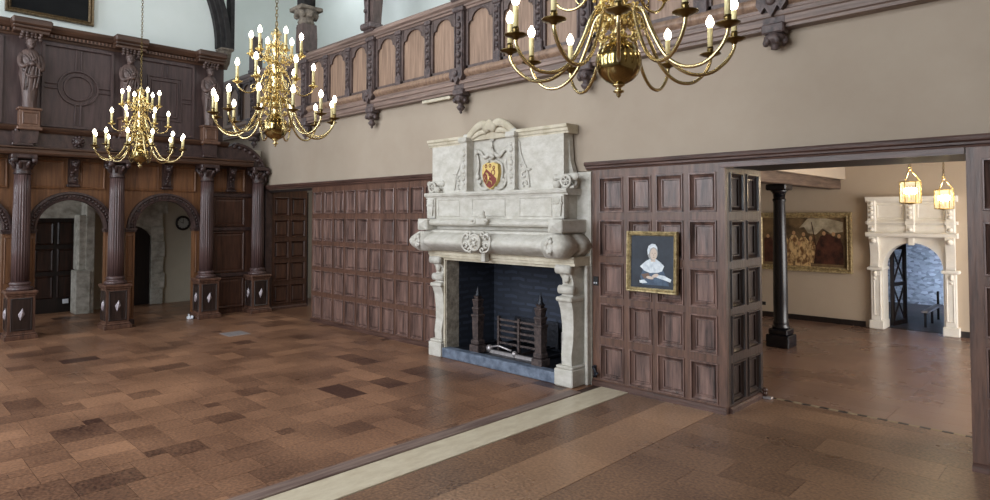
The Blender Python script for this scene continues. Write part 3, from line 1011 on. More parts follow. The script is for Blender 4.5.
def carved_figure(u, label, seed, body=True):
    random.seed(seed)
    t = thing('carved_figure', (0, u, 2.93), label, 'carved figure', 'carved oak figures on the upper screen')
    T = west(-0.05, u, 0)
    b = MB(T)
    b.box((-0.15, 2.90, -0.02), (0.15, 2.95, 0.18), 0.01).box((-0.12, 2.95, -0.02), (0.12, 3.18, 0.15), 0.004).box((-0.14, 3.18, -0.02), (0.14, 3.215, 0.17), 0.008)
    b.rings(-0.09, 2.98, 0.09, 3.15, [(0, 0.151), (0.01, 0.160), (0.018, 0.148)])
    b.build('pedestal', M['figure_warm'], t)
    g = MB(T)
    # tapering term shaft with drapery folds
    vs, fs = [], []
    prof = [(3.215, 0.075, 0.08), (3.40, 0.085, 0.09), (3.58, 0.10, 0.10), (3.68, 0.115, 0.115), (3.76, 0.12, 0.115), (3.88, 0.125, 0.115), (3.96, 0.12, 0.10), (4.02, 0.085, 0.08), (4.05, 0.045, 0.06)]
    n = 24
    for (z, rx, rw) in prof:
        for i in range(n):
            a = 2 * PI * i / n
            k = 1 + (0.13 * math.cos(7 * a + z * 9) if z < 3.75 else 0.09 * math.cos(6 * a + z * 16))
            vs.append((rx * k * math.cos(a), z, 0.07 + rw * k * math.sin(a)))
    for k in range(len(prof) - 1):
        for i in range(n):
            j = (i + 1) % n
            fs.append((k * n + i, k * n + j, (k + 1) * n + j, (k + 1) * n + i))
    fs.append(list(range((len(prof) - 1) * n, len(prof) * n)))
    g.add(vs, fs, True)
    g.build('robe', M['figure_oak'], t)
    h = MB(T)
    h.tube([(0, 4.02, 0.08), (0, 4.07, 0.09)], 0.04, 10)
    h.ball((0, 4.12, 0.10), 0.062, 14, (0.85, 1.15, 0.95))
    h.ball((0, 4.115, 0.165), 0.013, 6, (0.8, 1.5, 1))
    for q in (-1, 1):
        h.ball((q * 0.022, 4.135, 0.152), 0.009, 6)
        h.ball((q * 0.055, 4.12, 0.10), 0.014, 6)
    h.ball((0, 4.08, 0.145), 0.03, 8, (1, 1.2, 0.8))
    h.ball((0, 4.16, 0.085), 0.064, 12, (0.95, 0.8, 1.0))
    h.build('head', M['figure_oak'], t)
    a = MB(T)
    a.tube(smooth_path([(-0.10, 3.97, 0.08), (-0.125, 3.86, 0.11), (-0.10, 3.78, 0.17), (-0.01, 3.83, 0.20)], 4), [0.036] * 9 + [0.026] * 4, 8)
    a.tube(smooth_path([(0.10, 3.97, 0.08), (0.13, 3.85, 0.11), (0.11, 3.76, 0.17), (0.02, 3.88, 0.20)], 4), [0.036] * 9 + [0.025] * 4, 8)
    for q in range(5):
        x0 = -0.10 + 0.045 * q
        a.tube(smooth_path([(x0, 3.98 - 0.02 * abs(q - 2), 0.16), (x0 * 0.6 + 0.03, 3.86, 0.195), (x0 * 0.9 + 0.02, 3.70, 0.18), (x0 * 0.8, 3.45 + 0.04 * (q % 3), 0.155)], 4), 0.012, 6)
    a.tube(smooth_path([(-0.11, 3.72, 0.14), (0.0, 3.64, 0.19), (0.12, 3.70, 0.14)], 4), 0.02, 6)
    a.ball((0.0, 3.82, 0.22), 0.038, 8, (1.2, 0.9, 0.8))
    a.ball((0.02, 3.88, 0.21), 0.03, 8)
    a.build('arms', M['figure_oak'], t)
    c = MB(T)
    for r in range(3):
        for q in range(5):
            c.ball((-0.11 + 0.055 * q + random.uniform(-0.01, 0.01), 4.19 + 0.035 * r, 0.10 + 0.02 * math.cos(q) + 0.02 * r), 0.026, 8)
    c.build('fruit_capital', M['figure_oak'], t)
    k = MB(T)
    k.box((-0.21, 4.27, -0.12), (0.21, 4.32, 0.16), 0.008)
    k.box((-0.22, 4.32, -0.12), (0.22, 4.36, 0.20), 0.01).box((-0.235, 4.36, -0.12), (0.235, 4.46, 0.23), 0.02)
    k.build('cornice_block', M['cornice_oak'], t)
    s = MB(T)
    s.prism([(-0.11, 2.90), (0.11, 2.90), (0.09, 2.72), (-0.09, 2.72)], 0.05, 0.14)
    for q in range(4):
        s.lathe([(0.028, 0), (0.028, 0.16)], (-0.075 + 0.05 * q, 2.84, 0.10), 8, axis='y')
    s.build('scroll', M['dark_oak'], t)
    random.seed(seed + 3)
    return t


carved_figure(-3.54, 'carved robed oak figure left of the round moulded panel', 1)
carved_figure(-2.28, 'carved robed oak figure right of the round panel, behind the smallest chandelier', 2)
carved_figure(-1.06, 'carved oak figure nearest the white wall corner at the end of the screen', 3)

# ------------------------------------------------------------------ wall above the screen: painting, rib and corbel
def framed(name, T, u0, v0, u1, v1, fw, depth, fm, cm, label, cat, tilt=0):
    t = thing(name, tuple(T @ Vector(((u0 + u1) / 2, v0, depth / 2))), label, cat)
    f = MB(T)
    f.rings(u0, v0, u1, v1, [(0, 0), (0, depth * 0.8), (0.006, depth), (fw * 0.35, depth * 0.9), (fw * 0.5, depth * 0.6), (fw * 0.7, depth * 0.85), (fw, depth * 0.45), (fw, 0.0)], cap=False)
    f.build('frame', fm, t)
    c = MB(T)
    c.box((u0 + fw, v0 + fw, 0.0), (u1 - fw, v1 - fw, depth * 0.3))
    cv = c.build('canvas', cm, t)
    return t, cv


framed('painting', west(-0.3, 0, 0), -3.80, 4.61, -2.71, 5.9, 0.07, 0.07, M['frame_dull'], M['canvas_dark'],
       'large dark painting in a dull gilt frame above the screen', 'painting')
rb = MB(west(-0.3, 0, 0))
n = 24
for (d0, d1, w) in ((0.0, 0.06, 0.10), (0.06, 0.12, 0.16), (0.12, 0.20, 0.22)):
    vs, fs = [], []
    for i in range(n + 1):
        a = (PI / 2) * i / n * 1.05
        # arch springs at Y=-0.82 and rises towards the left
        R = 2.7
        cx_, cz_ = -0.86 - R, 4.62
        for rr, ww in ((R + d0, 0), (R + d0, w), (R + d1, w), (R + d1, 0)):
            vs.append((cx_ + rr * math.cos(a), cz_ + rr * math.sin(a) * 0.93, ww))
    for i in range(n):
        for k in range(3):
            fs.append((i * 4 + k, i * 4 + k + 1, (i + 1) * 4 + k + 1, (i + 1) * 4 + k))
    fs.append((0, 1, 2, 3))
    rb.add(vs, fs)
rb.box((-0.665, 4.62, 0.0), (-0.60, 7.2, 0.2))
tag(rb.build('roof_rib', M['rib_oak']), 'dark curved timber roof rib rising up the white wall above the screen end', 'roof rib')
cb = MB(flat(-0.17, -0.735, 0))
cb.box((-0.13, -0.12, 4.57), (0.12, 0.12, 4.62), 0.02)
cb.lathe([(0.04, 4.26), (0.05, 4.30), (0.08, 4.36), (0.085, 4.42), (0.10, 4.50), (0.11, 4.57)], n=12)
tag(cb.build('stone_corbel', M['weathered']), 'weathered stone corbel under the curved roof rib at the screen end', 'corbel')

# ------------------------------------------------------------------ wainscot panelling
RNG_DEEP = [(0, 0.0), (0.004, 0.011), (0.013, 0.011), (0.017, -0.008), (0.040, -0.030), (0.044, -0.020), (0.053, -0.020), (0.057, -0.034)]
RNG_FLAT = [(0, 0.0), (0.0, 0.013), (0.009, 0.016), (0.014, 0.0), (0.030, -0.024), (0.034, -0.018), (0.050, -0.004)]
ROWS = [(0.07, 0.42), (0.49, 0.83), (0.89, 1.235), (1.30, 1.66), (1.735, 2.085)]


def panelling(T, u0, u1, ucols, label, name='wall_panelling', rng=RNG_DEEP, rows=ROWS, fm='frame_oak', pm='oak_field', zt=2.17, back=-0.045, base=True, cat='panelling', side=0.0):
    loc = T @ Vector(((u0 + u1) / 2, 0, 0))
    t = thing(name, tuple(loc), label, cat)
    f = MB(T)
    # stiles and rails as one frame
    xs_ = [u0] + [x for c in ucols for x in c] + [u1]
    for k in range(0, len(xs_), 2):
        f.box((xs_[k], 0, back), (xs_[k + 1], zt, 0))
    zs = [0] + [z for r in rows for z in r] + [zt]
    for (a, b) in ucols:
        for k in range(0, len(zs), 2):
            f.box((a, zs[k], back), (b, zs[k + 1], 0))
    f.build('frame', M[fm], t)
    for (a, b) in ucols:
        for (c, d_) in rows:
            p = MB(T)
            p.rings(a, c, b, d_, rng)
            p.build('panel', M[pm], t)
    if base:
        q = MB(T)
        q.mould([(-0.0, 0), (0.025, 0), (0.025, 0.035), (0.012, 0.05), (0, 0.055)], u0 - side, u1)
        q.build('skirting', M['oakH'], t)
    return t


TN = north(0, 0, 0)
panelling(TN, 7.105, 8.499, [(7.195, 7.475), (7.53, 7.785), (7.835, 8.11), (8.165, 8.425)],
          'square oak wall panelling carrying the small portrait, right of the fireplace')
wcols = [(1.60 + 0.318 * k, 1.60 + 0.318 * k + 0.27) for k in range(10)]
panelling(TN, 1.555, 4.86, wcols, 'long run of narrow oak wall panelling left of the fireplace', rng=RNG_FLAT)
# reveal of the wide opening, facing +X, with shade painted into its oak
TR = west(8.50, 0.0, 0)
panelling(TR, 0.046, 0.78, [(0.10, 0.38), (0.44, 0.72)], 'shade-darkened panelled side of the wide opening, facing the next room', name='opening_reveal', fm='shaded_reveal_oak', pm='shaded_reveal_oak')
# right jamb
panelling(TN, 10.19, 11.6, [(10.275, 10.52), (10.575, 10.85), (10.90, 11.18), (11.23, 11.5)],
          'oak panelling at the right edge of the photo, right of the wide opening', rows=ROWS)
tag(MB().box((10.192, 0.046, 0), (10.25, 0.78, 2.165)).build('opening_jamb', M['shaded_reveal_oak']), 'plain oak jamb hidden behind the right edge panelling', 'jamb')
# panelled door in the left opening
TD = west(-0.04, 0, 0)
dp = panelling(TD, 0.10, 0.80, [(0.145, 0.435), (0.475, 0.765)], 'tall dark panelled door set in the left opening beside the screen', name='panelled_door',
               rows=[(0.10, 0.44), (0.51, 0.85), (0.92, 1.24), (1.31, 1.63), (1.70, 2.04)], rng=RNG_FLAT, fm='door_oak', pm='door_oak', cat='door')
tag(MB().box((-0.085, 0.802, 0), (-0.035, 0.825, 2.14)).build('door_post', M['black_oak']), 'thin dark post at the far edge of the panelled door in the left opening', 'post')

# dado cornice
cr = MB(TN)
prof = [(-0.06, 2.165), (0.005, 2.165), (0.012, 2.18), (0.03, 2.185), (0.032, 2.20), (0.05, 2.212), (0.055, 2.235), (0.05, 2.247), (-0.06, 2.247)]
cr.mould(prof, -0.28, 4.94)
cr.mould(prof, 7.04, 12.9)
struct(cr.build('trim_1', M['oakH']))
# lintel of the wide opening
li_ = MB().box((8.46, -0.012, 2.120), (10.185, 0.02, 2.164)).build('opening_lintel', M['oakH'])
MB().box((8.505, 0.02, 2.128), (10.185, 0.79, 2.158)).build('soffit', M['black_oak'], li_)  # underside kept near-black, its shade is in the colour
tag(li_,
    'dark oak lintel across the top of the wide opening', 'lintel')
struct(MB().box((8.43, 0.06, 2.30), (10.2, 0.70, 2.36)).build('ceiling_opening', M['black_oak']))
struct(MB().box((-0.1, 0.03, 2.12), (1.56, 0.10, 2.17)).build('trim_2', M['black_oak']))

# door stop by the reveal
ds = thing('door_stop', (8.60, 0.80, 0), 'small dark metal door stop on the floor at the panelled corner of the opening', 'door stop')
MB().box((8.51, 0.70, 0.0), (8.60, 0.76, 0.02), 0.004).build('plate', M['steel'], ds)
MB().tube([(8.535, 0.73, 0.02), (8.535, 0.73, 0.07)], 0.02, 10).ball((8.535, 0.73, 0.075), 0.026, 10).build('stop', M['door_oak'], ds)

# ------------------------------------------------------------------ portrait
def blob(mb, c, rx, ry, w0, w1, n=20, rot=0.0):
    pts = []
    for i in range(n):
        a = 2 * PI * i / n
        x, y = rx * math.cos(a), ry * math.sin(a)
        pts.append((c[0] + x * math.cos(rot) - y * math.sin(rot), c[1] + x * math.sin(rot) + y * math.cos(rot)))
    mb.prism(pts, w0, w1)


M['p_bg'] = simple('portrait_ground', rgb(24, 30, 40), 0.6, c2=rgb(40, 47, 58), scale=(6, 6, 6))
M['p_skin'] = simple('portrait_skin', rgb(196, 176, 160), 0.5)
M['p_white'] = simple('portrait_white', rgb(176, 184, 192), 0.5, c2=rgb(222, 226, 228), scale=(20, 20, 20))
M['p_hair'] = simple('portrait_hair', rgb(150, 148, 146), 0.5)
M['p_dress'] = simple('portrait_dress', rgb(40, 56, 78), 0.5, c2=rgb(70, 90, 112), scale=(15, 15, 15))
M['p_brown'] = simple('portrait_brown', rgb(104, 78, 64), 0.5)
TP = Matrix.Translation((7.805, -0.028, 1.27)) @ Matrix.Rotation(math.radians(-2.0), 4, 'X') @ north(0, 0, 0)
pt, cv = framed('portrait', TP, -0.26, -0.285, 0.27, 0.285, 0.042, 0.045, M['frame_gold'], M['p_bg'],
                'small gilt-framed portrait of a seated person in a white cap and collar', 'portrait')


def paint(polys):
    for nm, mt, f in polys:
        m = MB(TP @ Matrix.Translation((0.012, -0.006, 0)) @ Matrix.Diagonal((0.86, 0.88, 1, 1)))
        f(m)
        m.build(nm, M[mt], cv)


D = 0.0138
paint([
    ('painted_dress', 'p_dress', lambda m: (m.prism([(-0.13, -0.235), (0.20, -0.235), (0.17, -0.15), (0.11, -0.05), (-0.10, -0.05), (-0.15, -0.15)], D, D + .0006))),
    ('painted_collar', 'p_white', lambda m: (m.prism([(-0.155, -0.045), (-0.08, 0.015), (-0.03, 0.04), (0.04, 0.04), (0.09, 0.01), (0.14, -0.03), (0.115, -0.085), (0.06, -0.105), (-0.03, -0.11), (-0.10, -0.09)], D + .0006, D + .0012))),
    ('painted_sleeve', 'p_white', lambda m: (m.prism([(0.045, -0.125), (0.14, -0.13), (0.225, -0.165), (0.215, -0.195), (0.14, -0.175), (0.05, -0.155)], D + .0012, D + .0018), m.prism([(-0.16, -0.195), (-0.1, -0.185), (-0.06, -0.215), (-0.12, -0.225), (-0.155, -0.22)], D + .0012, D + .0018))),
    ('painted_hands', 'p_skin', lambda m: (blob(m, (0.035, -0.135), 0.04, 0.018, D + .0018, D + .0022, rot=0.3), blob(m, (-0.03, -0.16), 0.045, 0.016, D + .0018, D + .0022, rot=-0.1))),
    ('painted_book', 'p_brown', lambda m: m.prism([(-0.14, -0.13), (-0.05, -0.11), (-0.02, -0.16), (-0.10, -0.175)], D + .0018, D + .0021)),
    ('painted_hair', 'p_hair', lambda m: blob(m, (0.0, 0.105), 0.062, 0.082, D + .0012, D + .0018, 24)),
    ('painted_face', 'p_skin', lambda m: (blob(m, (0.012, 0.09), 0.042, 0.062, D + .0018, D + .0024, 24), m.prism([(-0.022, 0.05), (0.03, 0.05), (0.034, 0.01), (-0.022, 0.01)], D + .0012, D + .0017))),
    ('painted_cap', 'p_white', lambda m: m.prism([(-0.058, 0.08), (-0.064, 0.13), (-0.05, 0.175), (-0.01, 0.20), (0.03, 0.195), (0.055, 0.165), (0.06, 0.13), (0.045, 0.15), (0.01, 0.165), (-0.025, 0.145), (-0.04, 0.10)], D + .0024, D + .003)),
    ('painted_features', 'p_brown', lambda m: (blob(m, (-0.004, 0.10), 0.008, 0.003, D + .0024, D + .0027, 8), blob(m, (0.03, 0.10), 0.008, 0.003, D + .0024, D + .0027, 8), blob(m, (0.014, 0.058), 0.011, 0.003, D + .0024, D + .0027, 8), m.prism([(0.014, 0.095), (0.018, 0.075), (0.011, 0.075)], D + .0024, D + .0026))),
])

# ------------------------------------------------------------------ gallery
TG = north(0, -0.04, 0)
ga = thing('gallery_balustrade', (5.0, -0.1, 3.21), 'long carved oak gallery front with arched panels running above the plaster wall', 'balustrade')
GX0, GX1 = -2.6, 12.8
g = MB(TG)
g.mould([(-0.08, 3.21), (0.05, 3.21), (0.05, 3.235), (0.065, 3.245), (0.065, 3.30), (0.08, 3.31), (0.08, 3.345), (0.055, 3.36), (0.055, 3.385), (-0.08, 3.385)], GX0, GX1)
g.build('bottom_beam', M['gal_rail'], ga)
g = MB(TG)
n = 8
pr = [(-0.02, 3.385)] + [(0.05 + 0.045 * math.sin(PI * i / n), 3.385 + 0.105 * i / n) for i in range(n + 1)] + [(-0.02, 3.49)]
g.mould(pr, GX0, GX1)
g.build('roll_moulding', M['gal_panel'], ga)
g = MB(TG)
g.mould([(-0.10, 4.22), (0.04, 4.22), (0.05, 4.245), (0.07, 4.25), (0.07, 4.275), (0.095, 4.30), (0.095, 4.335), (0.06, 4.37), (-0.12, 4.37)], GX0, GX1)
g.build('top_rail', M['gal_rail'], ga)
MB(TG).box((GX0, 3.45, -0.05), (GX1, 4.24, 0.0)).build('backboard', M['gal_panel'], ga)
MAINX = [-2.31 + 1.88 * k for k in range(9)]
PITCH = 1.88 / 3


def arch_frame(u0, u1, v0, v1):
    """dark frame of one panel: side stiles and a cusped arch head"""
    b = MB(TG)
    st = 0.035
    b.box((u0, v0, 0.0), (u0 + st, v1, 0.03)).box((u1 - st, v0, 0.0), (u1, v1, 0.03)).box((u0, v0, 0), (u1, v0 + 0.04, 0.03))
    a, c = u0 + st, u1 - st
    w = (c - a)
    m = (a + c) / 2
    spring = v1 - 0.19
    half = [(a + 0.01, spring), (a + 0.01, spring + 0.035), (a + 0.12 * w, spring + 0.04)]
    for i in range(0, 9):
        t = PI / 2 * i / 8
        half.append((m - 0.36 * w * math.cos(t), spring + 0.045 + 0.115 * math.sin(t)))
    b.prism([(a, v1), (a, spring)] + half + [(m, v1)], 0.0, 0.022)
    b.prism([(2 * m - x, y) for x, y in ([(a, v1), (a, spring)] + half + [(m, v1)])], 0.0, 0.022)
    # raised arch bead
    path = [(x, y, 0.024) for x, y in half]
    b.tube(path + [(2 * m - x, y, 0.024) for x, y, _ in path[::-1]], 0.009, 6)
    return b


for k in range(len(MAINX) - 1):
    for j in range(3):
        u0 = MAINX[k] + j * PITCH + (0.085 if j == 0 else 0.05)
        u1 = MAINX[k] + (j + 1) * PITCH - (0.085 if j == 2 else 0.05)
        if u1 < -1.2 or u0 > 12:
            continue
        arch_frame(u0, u1, 3.49, 4.22).build('arched_panel', M['gal_frame'], ga)
        if j < 2:
            u = MAINX[k] + (j + 1) * PITCH
            b = MB(TG)
            b.box((u - 0.05, 3.47, 0), (u + 0.05, 4.23, 0.045))
            b.box((u - 0.06, 3.47, 0), (u + 0.06, 3.60, 0.06), 0.008).box((u - 0.065, 4.17, 0), (u + 0.065, 4.23, 0.065), 0.008)
            for q in range(6):
                b.ball((u, 3.67 + q * 0.085, 0.05), 0.034 if q % 2 else 0.024, 8, (1, 1.1, 0.8))
            b.tube([(u - 0.035, 3.62, 0.05), (u - 0.035, 4.15, 0.05)], 0.008, 5).tube([(u + 0.035, 3.62, 0.05), (u + 0.035, 4.15, 0.05)], 0.008, 5)
            b.build('carved_pilaster', M['gal_carved'], ga)
for k, u in enumerate(MAINX):
    if u < -1 or u > 11.5:
        continue
    b = MB(TG)
    b.box((u - 0.085, 3.20, 0), (u + 0.085, 4.37, 0.07))
    b.box((u - 0.10, 4.20, 0), (u + 0.10, 4.26, 0.10), 0.01).box((u - 0.11, 4.33, 0), (u + 0.11, 4.40, 0.12), 0.012)
    for q in range(7):
        b.ball((u, 3.58 + q * 0.09, 0.075), 0.045 if q % 2 else 0.03, 8, (1, 1.05, 0.8))
    b.tube([(u - 0.065, 3.5, 0.075), (u - 0.065, 4.2, 0.075)], 0.013, 6).tube([(u + 0.065, 3.5, 0.075), (u + 0.065, 4.2, 0.075)], 0.013, 6)
    # cusped apron over the roll
    b.prism([(u - 0.11, 3.50), (u - 0.12, 3.40), (u - 0.08, 3.34), (u - 0.05, 3.38), (u, 3.30), (u + 0.05, 3.38), (u + 0.08, 3.34), (u + 0.12, 3.40), (u + 0.11, 3.50)], 0.06, 0.125)
    b.ball((u, 3.43, 0.125), 0.045, 10, (1, 1, 0.7))
    pier = b.build('carved_pier', M['gal_carved'], ga)
    d_ = MB(TG)
    d_.box((u - 0.09, 3.17, -0.03), (u + 0.09, 3.25, 0.10), 0.012)
    d_.T = TG @ Matrix.Translation((u, 0, 0.035)) @ Matrix.Rotation(-PI / 2, 4, 'X')
    tip = [(0.035, 3.05), (0.0, 3.04)] if u > 8 else [(0.035, 3.05), (0.055, 3.03), (0.04, 3.0), (0.015, 2.98), (0.02, 2.965), (0.0, 2.945)]
    d_.lathe([(0.05, 3.18), (0.085, 3.15), (0.09, 3.12), (0.06, 3.09), (0.03, 3.07)] + tip, n=12)
    for q in range(6):
        a = q * PI / 3
        d_.ball((0.075 * math.cos(a), 0.075 * math.sin(a), 3.11), 0.028, 8, (1, 1, 1.2))
    d_.build('pendant', M['gal_carved'], pier)
    # post above the pier
tag(MB().box((4.45, -0.07, 3.165), (5.0, -0.02, 3.205), 0.004).build('batten', M['stone_warm']), 'short yellowish wooden batten under the gallery above the fireplace', 'batten')


def gallery_post(u, label, kind):
    t = thing('gallery_post', (u, -0.08, 4.38), label, 'post')
    T = north(u, -0.08, 0)
    if kind == 'capital':
        MB(T).prism([(-0.13, 4.38), (0.13, 4.38), (0.14, 4.60), (0.11, 4.84), (-0.11, 4.84), (-0.14, 4.60)], -0.13, 0.11).tube(
            [(-0.1, 4.42, 0.11), (-0.1, 4.8, 0.11)], 0.014, 6).tube([(0.1, 4.42, 0.11), (0.1, 4.8, 0.11)], 0.014, 6).build('lower_shaft', M['gal_frame'], t)
        c = MB(Matrix.Translation((u, -0.08, 0)))
        c.lathe([(0.12, 4.83), (0.14, 4.87), (0.12, 4.92), (0.19, 5.0), (0.20, 5.05)], n=8, a0=PI / 8)
        for q in range(8):
            a = q * PI / 4
            c.ball((0.16 * math.cos(a), 0.16 * math.sin(a), 4.99), 0.05, 8, (1, 1, 1.2))
        c.box((-0.2, -0.2, 5.05), (0.2, 0.2, 5.12), 0.015)
        c.build('stone_capital', M['weathered'], t)
        s = MB(Matrix.Translation((u, -0.08, 0)))
        s.lathe([(0.15, 5.12), (0.15, 7.2)], n=32, flute=8, fd=0.18)
        s.build('upper_shaft', M['rib_oak'], t)
    elif kind == 'plain':
        MB(T).box((-0.10, 4.38, -0.10), (0.10, 5.0, 0.08), 0.02).build('shaft', M['gal_frame'], t)
    else:
        b = MB(T)
        b.prism([(-0.08, 4.38), (0.08, 4.38), (0.09, 4.55), (0.13, 4.85), (0.16, 5.4), (0.16, 7.2), (-0.16, 7.2), (-0.16, 5.4), (-0.13, 4.85), (-0.09, 4.55)], -0.10, 0.06)
        b.build('tapered_shaft', M['gal_frame'], t)
        e = MB(T)
        e.box((-0.04, 4.45, 0.08), (0.04, 5.6, 0.11), 0.01).box((-0.13, 4.36, -0.12), (0.13, 4.45, 0.13), 0.02)
        for q in range(3):
            e.ball((0, 4.62 + q * 0.17, 0.11), 0.035, 8)
        e.build('carving', M['gal_carved'], t)
    return t


gallery_post(MAINX[1] + 0.03, 'short plain oak post on the gallery rail behind the middle chandelier', 'plain')
gallery_post(MAINX[2] + 0.0, 'gallery post with a weathered stone capital and dark upper shaft', 'capital')
gallery_post(MAINX[3], 'tapered oak gallery post, the fuller one right of the stone-capped post', 'taper')
gallery_post(MAINX[4], 'tapered oak gallery post cut off by the top edge above the fireplace side', 'taper')

# ------------------------------------------------------------------ stone fireplace
FC = 5.99
def north_rel(dx, sw, sz=1.0, dz=0.0):
    return Matrix(((1, 0, 0, dx), (0, 0, -sw, 0), (0, sz, 0, dz), (0, 0, 0, 1)))


TL = north_rel(-0.025, 0.82)                       # legs and architrave
TF_ = north_rel(-0.065, 0.92)                       # cushion frieze
TAT = north_rel(-0.12, 0.70)                       # attic
TUP = north_rel(-0.175, 0.52, 1.03, 1.7 * (1 - 1.03))   # overmantel
fp = thing('stone_fireplace', (FC, -0.2, 0), 'large carved cream stone fireplace with a tall heraldic overmantel', 'fireplace')
ST, SW = M['stone'], M['stone_warm']
# backing strips
MB(TN).box((4.80, 0, -0.02), (5.0, 1.3, 0.015)).build('stone_backing', ST, fp)
MB(TN).box((6.93, 0, -0.02), (7.10, 1.3, 0.015)).build('stone_backing', ST, fp)
MB(TN).box((4.80, 1.3, -0.02), (7.10, 2.15, 0.015)).build('stone_backing', ST, fp)


def console_leg(u):
    """S-shaped console leg seen from the front; front profile in (w, v)"""
    t = MB(TL)
    wd = 0.10
    t.box((u - 0.115, 0, 0.0), (u + 0.115, 0.17, 0.34), 0.01)
    t.box((u - 0.105, 0.17, 0.0), (u + 0.105, 0.20, 0.32), 0.01)
    prof = [(0.0, 0.20), (0.26, 0.20), (0.27, 0.30), (0.24, 0.45), (0.24, 0.60), (0.26, 0.75), (0.30, 0.84), (0.31, 0.88), (0.25, 0.895), (0.24, 0.92),
            (0.27, 0.95), (0.27, 0.985), (0.23, 1.01), (0.24, 1.06), (0.29, 1.12), (0.34, 1.16), (0.34, 1.20), (0.0, 1.20)]
    wds = [0.8 * q for q in (0.075, 0.075, 0.08, 0.085, 0.09, 0.10, 0.105, 0.11, 0.09, 0.085, 0.09, 0.09, 0.085, 0.085, 0.095, 0.105, 0.11, 0.11)]
    n = len(prof)
    vs = [(u - d_, v, w) for (w, v), d_ in zip(prof, wds)] + [(u + d_, v, w) for (w, v), d_ in zip(prof, wds)]
    t.add(vs, [(i, (i + 1) % n, n + (i + 1) % n, n + i) for i in range(n)])
    for s in (0, n):
        # side cheek as strips back to w = 0
        for i in range(1, n - 2):
            w0, v0 = prof[i]
            w1, v1 = prof[i + 1]
            sg = -1 if s == 0 else 1
            t.add([(u + sg * wds[i], v0, w0), (u + sg * wds[i + 1], v1, w1), (u + sg * wds[i + 1], v1, 0), (u + sg * wds[i], v0, 0)], [(0, 1, 2, 3)])
    t.box((u - 0.10, 0.84, 0.0), (u + 0.10, 0.885, 0.33), 0.012)
    for (z, w, r) in ((0.955, 0.26, 0.045), (1.165, 0.31, 0.05)):
        t.lathe([(0.0, -0.09), (r, -0.09), (r, 0.09), (0.0, 0.09)], (u, z, w), 14, axis='x')
    t.ball((u, 1.08, 0.27), 0.045, 10, (1, 1.4, 0.6))
    return t


for u in (4.99, 6.965):
    leg = console_leg(u).build('leg', ST, fp)
# pilaster strips beside the legs, and jambs
MB(TL).box((5.09, 0, 0.0), (5.115, 1.2, 0.27), 0.008).build('inner_moulding', SW, fp)
MB(TL).box((7.085, 0, 0.0), (7.12, 1.2, 0.10), 0.008).build('outer_moulding', ST, fp)
MB(TN).box((5.04, 0, 0.0), (5.10, 1.2, 0.20)).build('inner_jamb', M['jamb_stone'], fp)
MB(TN).box((6.88, 0, 0.0), (6.94, 1.2, 0.16)).build('inner_jamb', M['jamb_stone'], fp)
# architrave
a = MB(TL)
pr = [(0, 1.20), (0.33, 1.20), (0.33, 1.225), (0.345, 1.23), (0.345, 1.26), (0.36, 1.275), (0.34, 1.29), (0, 1.29)]
a.mould(pr, 4.88, 7.11)
a.box((5.1, 1.17, 0.10), (6.9, 1.199, 0.28))
a.build('architrave', SW, fp)
# pulvinated frieze with bulbous ends
p = MB(TF_)
n = 14
pr = [(0, 1.285)] + [(0.36 + 0.17 * math.sin(PI * i / n), 1.285 + 0.225 * i / n) for i in range(n + 1)] + [(0, 1.51)]
m = len(pr)
stations = [(4.94, 0.0), (5.06, 0.0), (6.92, 0.0), (7.04, 0.0)]
p.mould(pr, 5.02, 6.96)
p.build('cushion_frieze', ST, fp)
for s in (-1, 1):
    c = MB(TF_)
    u = FC + s * 1.02
    # end block: cushion profile returned around the corner
    pts = []
    for i in range(n + 1):
        z = 1.28 + 0.235 * i / n
        bl = 0.09 * math.sin(PI * i / n)
        pts.append((z, bl))
    vs, fs = [], []
    for z, bl in pts:
        uo = 0.09 + bl
        wi = 0.47 + bl
        ring = [(u - s * 0.10, z, wi - 0.01), (u + s * (uo - 0.06), z, wi), (u + s * (uo - 0.02), z, wi - 0.02), (u + s * uo, z, wi - 0.06), (u + s * uo, z, 0.30), (u + s * (uo - 0.035), z, 0.285), (u + s * (uo - 0.035), z, 0.22), (u + s * (uo - 0.01), z, 0.20), (u + s * (uo - 0.02), z, 0.0), (u - s * 0.10, z, 0.0)]
        vs += ring
    k = 10
    for i in range(n):
        for j in range(k):
            j2 = (j + 1) % k
            fs.append((i * k + j, i * k + j2, (i + 1) * k + j2, (i + 1) * k + j))
    fs.append(list(range(k)))
    fs.append(list(range(n * k, n * k + k)))
    c.add(vs, fs, True)
    e_ = c.build('frieze_end', ST, fp)
    c = MB(TF_)
    for q in range(7):
        a_ = 2 * PI * q / 7
        c.ball((u + 0.04 * math.cos(a_), 1.40 + 0.05 * math.sin(a_), 0.55), 0.026, 8, (1, 1.2, 0.6))
    c.tube([(u + 0.0, 1.31, 0.53), (u, 1.49, 0.53)], 0.02, 6)
    c.build('rosette', ST, e_)
# upper frieze mouldings
a = MB(TF_)
pr = [(0, 1.505), (0.37, 1.505), (0.36, 1.53), (0.28, 1.545), (0.28, 1.575), (0.40, 1.59), (0.42, 1.61), (0.42, 1.64), (0.39, 1.655), (0.36, 1.665), (0, 1.665)]
a.mould(pr, 4.93, 7.05)
a.build('shelf_moulding', ST, fp)
for s in (-1, 1):
    u = FC + s * 1.03
    b = MB(TF_)
    b.box((u - 0.09, 1.53, 0.0), (u + 0.09, 1.665, 0.46), 0.012)
    b.add([(u - 0.07, 1.545, 0.462), (u + 0.07, 1.545, 0.462), (u + 0.07, 1.65, 0.462), (u - 0.07, 1.65, 0.462), (u, 1.60, 0.50)], [(0, 1, 4), (1, 2, 4), (2, 3, 4), (3, 0, 4)])
    b.build('diamond_block', ST, fp)
